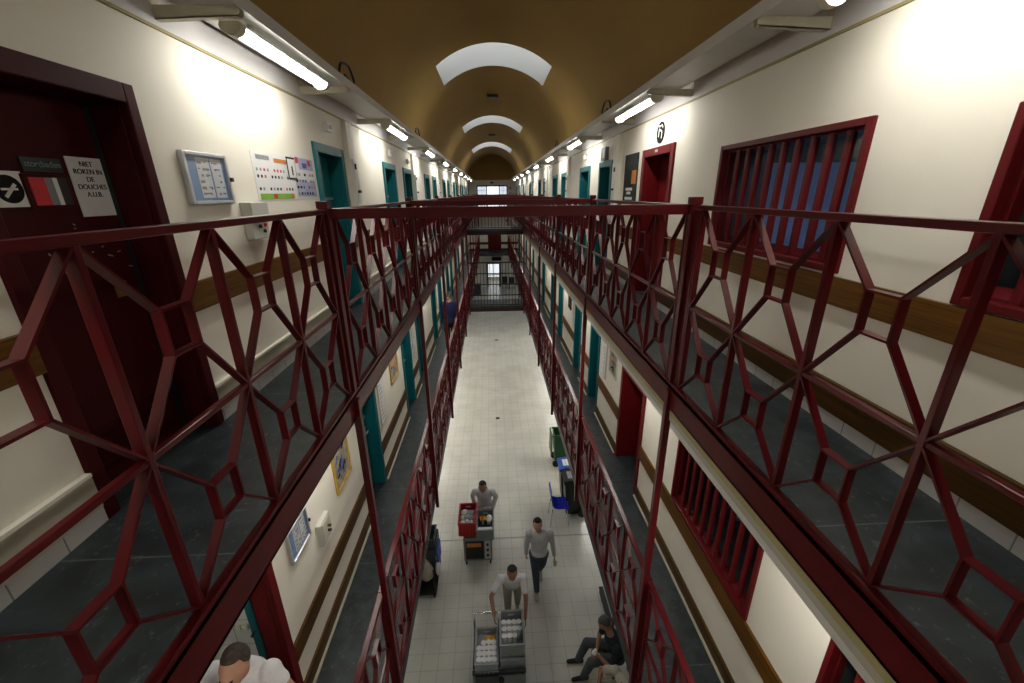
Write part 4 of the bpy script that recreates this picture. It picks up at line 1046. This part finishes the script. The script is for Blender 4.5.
# --- dark trolley at left edge
bx0, bx1, by0, by1 = -1.63, -1.23, 5.90, 6.68
t = thing('waste_trolley', (-1.46, 6.3, FG), 'dark grey waste trolley beside the left ground floor wall', 'trolley')
part(MB().box(bx0, bx1, by0, by1, FG + .10, FG + .15), 'base', M['black'], t)
part(MB().box(bx0, bx0 + .03, by0, by1, FG + .15, FG + .85).box(bx1 - .03, bx1, by0 + .35, by1, FG + .15, FG + .95).box(bx0, bx1, by1 - .03, by1, FG + .15, FG + .95).box(bx0, bx1, by0 + .33, by0 + .36, FG + .15, FG + .85), 'side_panels', M['darkgrey'], t, .004)
part(MB().box(bx1, bx1 + .04, by0 + .3, by1 - .1, FG + .45, FG + .8), 'blue_board', M['pblue'], t)
for a in (bx0 + .02, bx1 - .02): part(MB().tube([(a, by0 + .02, FG + .1), (a, by0 + .02, FG + .7)], .016), 'upright', M['black'], t)
castor_legs(t, bx0, bx1, by0, by1)
crate(bx0 + .03, bx1 - .03, by1 - .42, by1 - .03, FG + .86, FG + 1.08, M['darkgrey'], 'dark crate on top of the waste trolley by the left wall')
tag(MB().ell((-1.46, 6.45, FG + .93), (.06, .1, .05)).build('salad_bag', M['pgreen']), 'small green and white bag in the dark crate', 'bag')
t = thing('rubbish_bag', (-1.42, 6.12, FG + .3), 'beige tied bag in the front of the waste trolley', 'bag')
part(MB().ell((-1.43, 6.14, FG + .42), (.14, .13, .2)).ell((-1.43, 6.14, FG + .58), (.09, .09, .1)), 'bag', M['bagm'], t); part(MB().ell((-1.43, 6.14, FG + .68), (.04, .04, .05)), 'knot', M['bagm'], t)
t = thing('rubbish_bag', (-1.21, 6.2, FG + .3), 'white plastic bag hanging on the outer side of the waste trolley', 'bag')
part(MB().ell((-1.215, 6.22, FG + .42), (.05, .09, .17)), 'bag', M['whitep'], t); part(MB().tube([(-1.22, 6.22, FG + .56), (-1.24, 6.22, FG + .72)], .012), 'strap', M['whitep'], t)
tag(MB().tube([(.105, 20.7, FG), (.105, 20.7, FG + .004)], .1, n=16).build('floor_drain', M['black']), 'small dark drain cover far along the tiled floor', 'drain', 'floor drains')
tag(MB().tube([(.04, 12.6, FG), (.04, 12.6, FG + .004)], .075, n=16).build('floor_drain', M['black']), 'nearer small dark drain cover in the tiled floor', 'drain', 'floor drains')
trim(MB().box(GL, GR, 7.30, 7.325, FG, FG + .002), M['greyink'], 'dark expansion joint across the ground floor')
tag(MB().box(1.89, 1.95, 5.20, 5.84, FG + .02, FG + .13).box(1.88, 1.96, 5.18, 5.86, FG + .13, FG + .15).box(1.9, 1.95, 5.25, 5.31, FG, FG + .02).box(1.9, 1.95, 5.7, 5.76, FG, FG + .02).build('low_cabinet', M['black']), 'low black bench box on the ground floor behind the seated man', 'cabinet')

def wood_chair(x, y, rz, label):
    t = thing('wooden_chair', (x, y, FG), label, 'chair', 'wooden chairs'); t.rotation_euler = (0, 0, rz)
    MB().box(-.21, .21, -.21, .21, .42, .45).build('seat', M['chairwood'], t, bevel=.006)
    for a in (-.18, .18):
        MB().box(a - .018, a + .018, -.2, -.165, 0, .42).build('leg', M['chairwood'], t); MB().box(a - .018, a + .018, .18, .215, 0, .88).build('back_leg', M['chairwood'], t)
    MB().box(-.2, .2, .185, .21, .70, .88).build('backrest', M['chairwood'], t, bevel=.006); MB().box(-.18, .18, .19, .205, .52, .58).build('back_slat', M['chairwood'], t)
wood_chair(1.76, 4.50, -.95, 'brown wooden chair under the seated man in the dark shirt')
wood_chair(1.88, 3.86, -1.2, 'brown wooden chair under the man in the pale shirt')

# ------------------------------------------------------------------ people
def fuse(mb, name, m, parent, voxel=.011, smooth=4):
    """fuse overlapping blobs into one continuous surface"""
    me = bpy.data.meshes.new(name); bmesh.ops.recalc_face_normals(mb.bm, faces=mb.bm.faces); mb.bm.to_mesh(me); mb.bm.free()
    o = bpy.data.objects.new(name, me); C.objects.link(o)
    r = o.modifiers.new('r', 'REMESH'); r.mode = 'VOXEL'; r.voxel_size = voxel; r.use_smooth_shade = True
    s = o.modifiers.new('s', 'SMOOTH'); s.iterations = smooth; s.factor = .5
    dg = bpy.context.evaluated_depsgraph_get(); nm = bpy.data.meshes.new_from_object(o.evaluated_get(dg)); bpy.data.objects.remove(o)
    nm.name = name; nm.materials.clear(); nm.materials.append(m)
    nm.transform(Matrix.Translation(-origin(parent)))
    q = bpy.data.objects.new(name, nm); C.objects.link(q); q.parent = parent
    return q
def cap(mb, a, b, ra, rb, n=12):
    a, b = V(a), V(b); L = (b - a).length
    k = max(2, int(L / max(.02, min(ra, rb) * .6)))
    for i in range(k + 1):
        t = i / k; mb.ell(a.lerp(b, t), (ra + (rb - ra) * t,) * 3, u=n, v=8)
def ik(a, c, l1, l2, pole):
    a, c, p = V(a), V(c), V(pole); d = c - a; L = d.length
    if L > (l1 + l2) * .995: c = a + d * ((l1 + l2) * .995 / L); d = c - a; L = d.length
    x = (l1 * l1 - l2 * l2 + L * L) / (2 * L); h = math.sqrt(max(0, l1 * l1 - x * x)); u = d.normalized()
    p = (p - u * p.dot(u)).normalized(); return a + u * x + p * h, c
def person(loc, face, label, hip, chest, neck, head, hands, feet, k=1., elbow=None, knee=None, skin='skin', hair='hairdark', top='wcloth', sleeves='long', pants='jeans', shoes='shoe', hood=False, bald=False, toe=None, hand_dir=None, extra=None, grp=None, hand_bend=None):
    """joints in world coords; face = unit dir of looking; hands/feet: (L, R)"""
    t = thing('person', loc, label, 'person')
    F = V(face).normalized(); bodyf = V((F.x, F.y, 0)).normalized(); S = bodyf.cross(V((0, 0, 1))).normalized()   # S = the person's right
    hip, chest, neck, head = map(V, (hip, chest, neck, head))
    up = (neck - hip).normalized(); Sh = S
    sh = [chest + Sh * q * .185 * k + up * .10 * k for q in (-1, 1)]; hj = [hip + Sh * q * .09 * k for q in (-1, 1)]
    arms, legs = [], []
    for i, q in enumerate((-1, 1)):
        pe = V(elbow[i]) if elbow else (Sh * q * .28 - bodyf * .6 - V((0, 0, .4)))
        arms.append((sh[i], *ik(sh[i], hands[i], .29 * k, .26 * k, pe)))
        pk = V(knee[i]) if knee else bodyf + Sh * q * .1
        legs.append((hj[i], *ik(hj[i], V(feet[i]) + V((0, 0, .08 * k)), .43 * k, .41 * k, pk)))
    hf = F; hu = (V((0, 0, 1)) - hf * hf.z).normalized() if abs(hf.z) < .95 else V((0, 0, 1)); hs = hf.cross(hu)
    rot = Matrix((hs, hf, hu)).transposed()
    hr = (.076 * k, .095 * k, .118 * k)
    def H(x, y, z): return head + (hs * x + hf * y + hu * z) * k
    mb = MB()
    fr = V((bodyf.x, bodyf.y, 0)); brot = Matrix((Sh, up.cross(Sh) * -1 if False else Sh.cross(up) * -1, up)).transposed()
    def torso(mb, e=0.):
        mb.ell(hip + up * .03 * k, (.155 * k + e, .115 * k + e, .12 * k + e), rot=brot); mb.ell(hip.lerp(chest, .45), (.14 * k + e, .10 * k + e, .16 * k + e), rot=brot)
        mb.ell(hip.lerp(chest, .75), (.155 * k + e, .11 * k + e, .15 * k + e), rot=brot)
        mb.ell(chest, (.165 * k + e, .115 * k + e, .16 * k + e), rot=brot); mb.ell(chest + up * .09 * k, (.17 * k + e, .085 * k + e, .075 * k + e), rot=brot)
        for p in sh: mb.ell(p, (.062 * k + e,) * 3)
    torso(mb); cap(mb, chest + up * .12 * k, head - hu * .05 * k, .058 * k, .052 * k)
    mb.ell(head, hr, rot=rot); mb.ell(H(0, .03, -.06), (.052 * k, .062 * k, .062 * k), rot=rot); mb.ell(H(0, .103, -.015), (.013 * k, .018 * k, .024 * k), rot=rot); mb.ell(H(0, .088, .02), (.045 * k, .015 * k, .012 * k), rot=rot)
    mb.ell(H(0, .082, -.062), (.022 * k, .012 * k, .010 * k), rot=rot)
    for q in (-1, 1): mb.ell(H(q * .078, -.005, -.01), (.010 * k, .02 * k, .03 * k), rot=rot)
    for i, (a, e, h) in enumerate(arms):
        q = (-1, 1)[i]
        cap(mb, a, e, .050 * k, .039 * k); cap(mb, e, h, .040 * k, .027 * k)
        d = (h - e).normalized() if not hand_dir or hand_dir[i] is None else V(hand_dir[i]).normalized()
        cr = hand_bend[i] if hand_bend and hand_bend[i] is not None else (bodyf - d * bodyf.dot(d) if abs(d.dot(bodyf)) < .9 else V((0, 0, -1)) - d * d.z * -1)
        cr = V(cr); cr = (cr - d * cr.dot(d)).normalized(); pn = d.cross(cr)          # cr: direction across the palm towards the thumb; fingers curl along pn*q
        if pn.dot(Sh) * q > 0: pn = -pn
        palm = h + d * .045 * k
        for c in (-.024, -.008, .008, .024): cap(mb, h + cr * c * .5 * k, h + d * .085 * k + cr * c * k, .014 * k, .0125 * k, 8)
        for j, c in enumerate((.028, .0095, -.0095, -.028)):
            l = (.034, .038, .036, .028)[j] * k; p0 = h + d * .088 * k + cr * c * 1.1 * k
            p1 = p0 + (d * .9 + pn * .4).normalized() * l; p2 = p1 + (d * .5 + pn * .85).normalized() * l * .85
            cap(mb, p0, p1, .0085 * k, .008 * k, 8); cap(mb, p1, p2, .008 * k, .0068 * k, 8)
        p0 = h + d * .03 * k + cr * .026 * k; p1 = p0 + (cr * .8 + d * .6).normalized() * .04 * k; cap(mb, p0, p1, .012 * k, .010 * k, 8); cap(mb, p1, p1 + (d * .8 + pn * .5).normalized() * .032 * k, .010 * k, .008 * k, 8)
    fdir = []
    for i, (a, kn, an) in enumerate(legs):
        cap(mb, a, kn, .082 * k, .056 * k); cap(mb, kn, an, .056 * k, .036 * k)
        td = V(toe[i]).normalized() if toe else bodyf; fdir.append(td); cap(mb, an - V((0, 0, .03 * k)), an + td * .15 * k - V((0, 0, .045 * k)), .034 * k, .028 * k)
    body = fuse(mb, 'body', M[skin], t, .010)
    # clothing
    mb = MB(); torso(mb, .012 * k)
    ln = {'long': 1., 'short': None, 'cap': None}[sleeves]; sl = .30 if sleeves == 'cap' else .62
    for a, e, h in arms:
        if ln: cap(mb, a, e, .064 * k, .053 * k); cap(mb, e, e.lerp(h, .96), .053 * k, .041 * k)
        else: cap(mb, a, a.lerp(e, sl), .066 * k, .062 * k)
    if hood: mb.ell(H(0, -.045, -.10), (.10 * k, .075 * k, .075 * k), rot=rot)
    fuse(mb, 'shirt' if top not in ('coverall',) else 'hooded_top', M[top], t, .011)
    mb = MB()
    mb.ell(hip + up * -.01 * k, (.172 * k, .132 * k, .115 * k), rot=brot)
    for a, kn, an in legs: cap(mb, a, kn, .098 * k, .074 * k); cap(mb, kn, kn.lerp(an, .97), .074 * k, .058 * k)
    fuse(mb, 'trousers', M[pants], t, .012)
    for i, (a, kn, an) in enumerate(legs):
        td = fdir[i]; mb = MB(); b0 = an - V((0, 0, .035 * k))
        cap(mb, b0 - td * .05 * k, b0 + td * .165 * k - V((0, 0, .012 * k)), .042 * k, .034 * k); cap(mb, b0, an + V((0, 0, .02 * k)), .042 * k, .043 * k)
        fuse(mb, 'shoe', M[shoes], t, .009)
    if hair:
        mb = MB()
        if bald: mb.ell(H(0, -.045, -.005), (.083 * k, .066 * k, .075 * k), rot=rot); [mb.ell(H(q * .066, -.005, .012), (.017 * k, .05 * k, .04 * k), rot=rot) for q in (-1, 1)]
        else: mb.ell(H(0, -.036, .030), (.083 * k, .074 * k, .094 * k), rot=rot); mb.ell(H(0, -.004, .088), (.058 * k, .058 * k, .036 * k), rot=rot)
        fuse(mb, 'hair', M[hair], t, .010, 2)
    for q in (-1, 1): part(MB().ell(H(q * .031, .088, .004), (.012 * k, .007 * k, .008 * k), rot=rot, u=8, v=6), 'eye', M['ink'], t)
    return t
G = FG
# walking man in grey sweatshirt coming towards the camera
person((.72, 5.98, G), (-.05, -1, -.15), 'person in a pale grey sweatshirt and slate blue jeans walking towards the camera', (.73, 5.98, G + .93), (.735, 5.97, G + 1.32), (.735, 5.96, G + 1.48), (.69, 5.92, G + 1.66),
       ((1.03, 5.98, G + .80), (.49, 6.06, G + .80)), ((.80, 6.34, G + .06), (.69, 5.90, G)), knee=((.15, -1, 0), (0, -1, 0)), top='gcloth', pants='jeans', shoes='shoelt', toe=((0, -1, -.5), (-.1, -1, 0)), k=1.02)
tag(MB().box(-.03, .03, -.008, .008, -.07, .06).box(-.026, .026, -.01, -.008, -.06, .05).build('folded_paper', M['offw']), 'small pale packet held in the walking man\'s hand', 'packet').location = (1.035, 5.95, G + .70)
# man pushing the front trolley
person((.18, 5.42, G), (-.02, -.9, -.2), 'person in a white t-shirt and beige trousers pushing the front trolley', (.20, 5.40, G + .92), (.185, 5.13, G + 1.30), (.185, 5.06, G + 1.45), (.185, 4.99, G + 1.60),
       ((.37, 4.66, G + 1.02), (-.12, 4.74, G + 1.02)), ((.30, 5.66, G), (.12, 5.45, G)), elbow=((1, .1, -.3), (-1, .1, -.3)), knee=((.1, -1, 0), (0, -1, 0)), top='wcloth', sleeves='short', pants='beigecloth', shoes='shoelt', hand_dir=((0, -.6, -.6), (.1, -.6, -.6)), skin='skin2')
# man behind the oven trolley
person((-.3, 7.4, G), (-.05, -.95, -.2), 'person in a greyish white hooded top standing behind the oven trolley', (-.30, 7.42, G + .92), (-.31, 7.25, G + 1.29), (-.315, 7.17, G + 1.43), (-.325, 7.09, G + 1.60),
       ((-.13, 7.23, G + .92), (-.50, 7.24, G + .94)), ((-.2, 7.5, G), (-.4, 7.42, G)), top='coverall', pants='coverall', shoes='shoe', hood=True, skin='skin2', hand_dir=((0, -1, -.2), (0, -1, -.2)))
# seated man in dark shirt (faces the void, leaning forward)
person((1.7, 4.42, G), (-.85, -.1, -.75), 'person in a dark shirt and grey trousers sitting bent forward on a wooden chair', (1.78, 4.40, G + .53), (1.67, 4.30, G + .92), (1.585, 4.33, G + 1.10), (1.53, 4.35, G + 1.25),
       ((1.46, 4.22, G + .72), (1.44, 4.32, G + .74)), ((1.27, 4.36, G), (1.24, 4.62, G)), knee=((-.6, -.15, 1), (-.6, .25, 1)), elbow=((.2, -.8, -.4), (.2, .9, -.4)), top='dcloth', sleeves='short', pants='gtrouser', shoes='shoe', hair='hairgrey', skin='skin2', toe=((-1, -.1, 0), (-1, 0, 0)), hand_dir=((-.5, .5, -.2), (-.5, -.4, -.2)))
tag(MB().ell((0, 0, 0), (.045, .04, .03)).ell((.02, .02, .02), (.025, .03, .02)).build('bread_roll', M['white']), 'white roll held by the seated man in the dark shirt', 'bread').location = (1.39, 4.27, G + .74)
# second seated man, pale shirt, bending down
person((1.75, 3.72, G), (-.8, -.25, -.9), 'person in a pale shirt bending forward at the lower right of the hall', (1.86, 3.84, G + .55), (1.70, 3.76, G + .84), (1.62, 3.64, G + .92), (1.54, 3.53, G + .94),
       ((1.36, 3.60, G + .42), (1.34, 3.84, G + .60)), ((1.40, 3.58, G), (1.38, 3.90, G)), knee=((-.6, -.2, 1), (-.6, .1, 1)), elbow=((.1, -.9, -.3), (.1, .9, .2)), top='beigecloth', sleeves='short', pants='beigecloth', shoes='shoe', hair='hairdark', skin='skin2', toe=((-1, -.1, 0), (-1, 0, 0)))
tag(MB().box(-.05, .05, -.035, .035, -.02, .03).box(-.06, .06, -.045, .045, .03, .04).build('red_box', M['pred']), 'small red box held by the bending man', 'box').location = (1.28, 3.84, G + .53)
# uniformed man walking away on the lower left gallery
L = FLO
person((-1.26, 11.4, L), (.1, 1, -.1), 'person in a navy uniform walking away along the left lower gallery', (-1.26, 11.4, L + .92), (-1.25, 11.42, L + 1.30), (-1.25, 11.44, L + 1.46), (-1.24, 11.47, L + 1.63),
       ((-1.41, 11.5, L + .84), (-1.12, 11.5, L + .84)), ((-1.34, 11.3, L + .0), (-1.20, 11.6, L)), top='navy', pants='navyd', hair='hairgrey', k=1.0)
# balding man at the open red doorway, bottom left
person((-1.78, 1.94, L), (-.02, -1, -.12), 'person in a white t-shirt leaning in the open red doorway below', (-1.78, 2.02, L + .88), (-1.745, 1.97, L + 1.24), (-1.735, 1.93, L + 1.40), (-1.69, 1.86, L + 1.545),
       ((-1.58, 1.78, L + 1.06), (-1.84, 1.74, L + 1.02)), ((-1.66, 2.06, L), (-1.82, 1.86, L)), elbow=((1., .25, .0), (-.6, -.4, -.2)), top='wcloth', sleeves='cap', pants='jeans', shoes='shoe', hair='hairshort', toe=((.5, -.8, 0), (.5, -.8, 0)), hand_dir=((-.8, -.3, .2), (.8, .2, .1)))
tag(MB().tube([(-1.55, 1.42, L + .001), (-1.55, 1.42, L + .9)], [.13, .16], n=20).tube([(-1.55, 1.42, L + .9), (-1.55, 1.42, L + .94)], .17, n=20).build('waste_bin', M['porange']), 'orange bin standing below beside the man in the doorway', 'bin')

# ------------------------------------------------------------------ camera, world, view
FPX, VP, ROLL = 415.448, (490.678, 193.252), .011
d = V((VP[0] - 512, -(VP[1] - 341.5), -FPX)).normalized()
h = V((1, ROLL, 0)); xx = (h - d * h.dot(d)).normalized(); zz = xx.cross(d)
cam = bpy.data.cameras.new('camera'); co = bpy.data.objects.new('camera', cam); C.objects.link(co)
co.matrix_world = Matrix((xx, d, zz)).to_4x4()
cam.sensor_width = 36; cam.sensor_fit = 'HORIZONTAL'; cam.lens = FPX / 1024 * 36; cam.clip_start = .02; cam.clip_end = 200
SC.camera = co
wld = bpy.data.worlds.new('world'); SC.world = wld; wld.use_nodes = True
nt = wld.node_tree; bg = nt.nodes['Background']; bg.inputs['Color'].default_value = (.75, .85, 1, 1); bg.inputs['Strength'].default_value = .6
vs = SC.view_settings; SC.display_settings.display_device = 'sRGB'
vs.view_transform = 'Standard'; vs.look = 'None'; vs.gamma = 1; vs.use_curve_mapping = False; vs.exposure = .33
SC.cycles.use_denoising = True
SC.cycles.max_bounces = 8; SC.cycles.diffuse_bounces = 5; SC.cycles.glossy_bounces = 3; SC.cycles.sample_clamp_indirect = 6
SC.cycles.caustics_reflective = False; SC.cycles.caustics_refractive = False
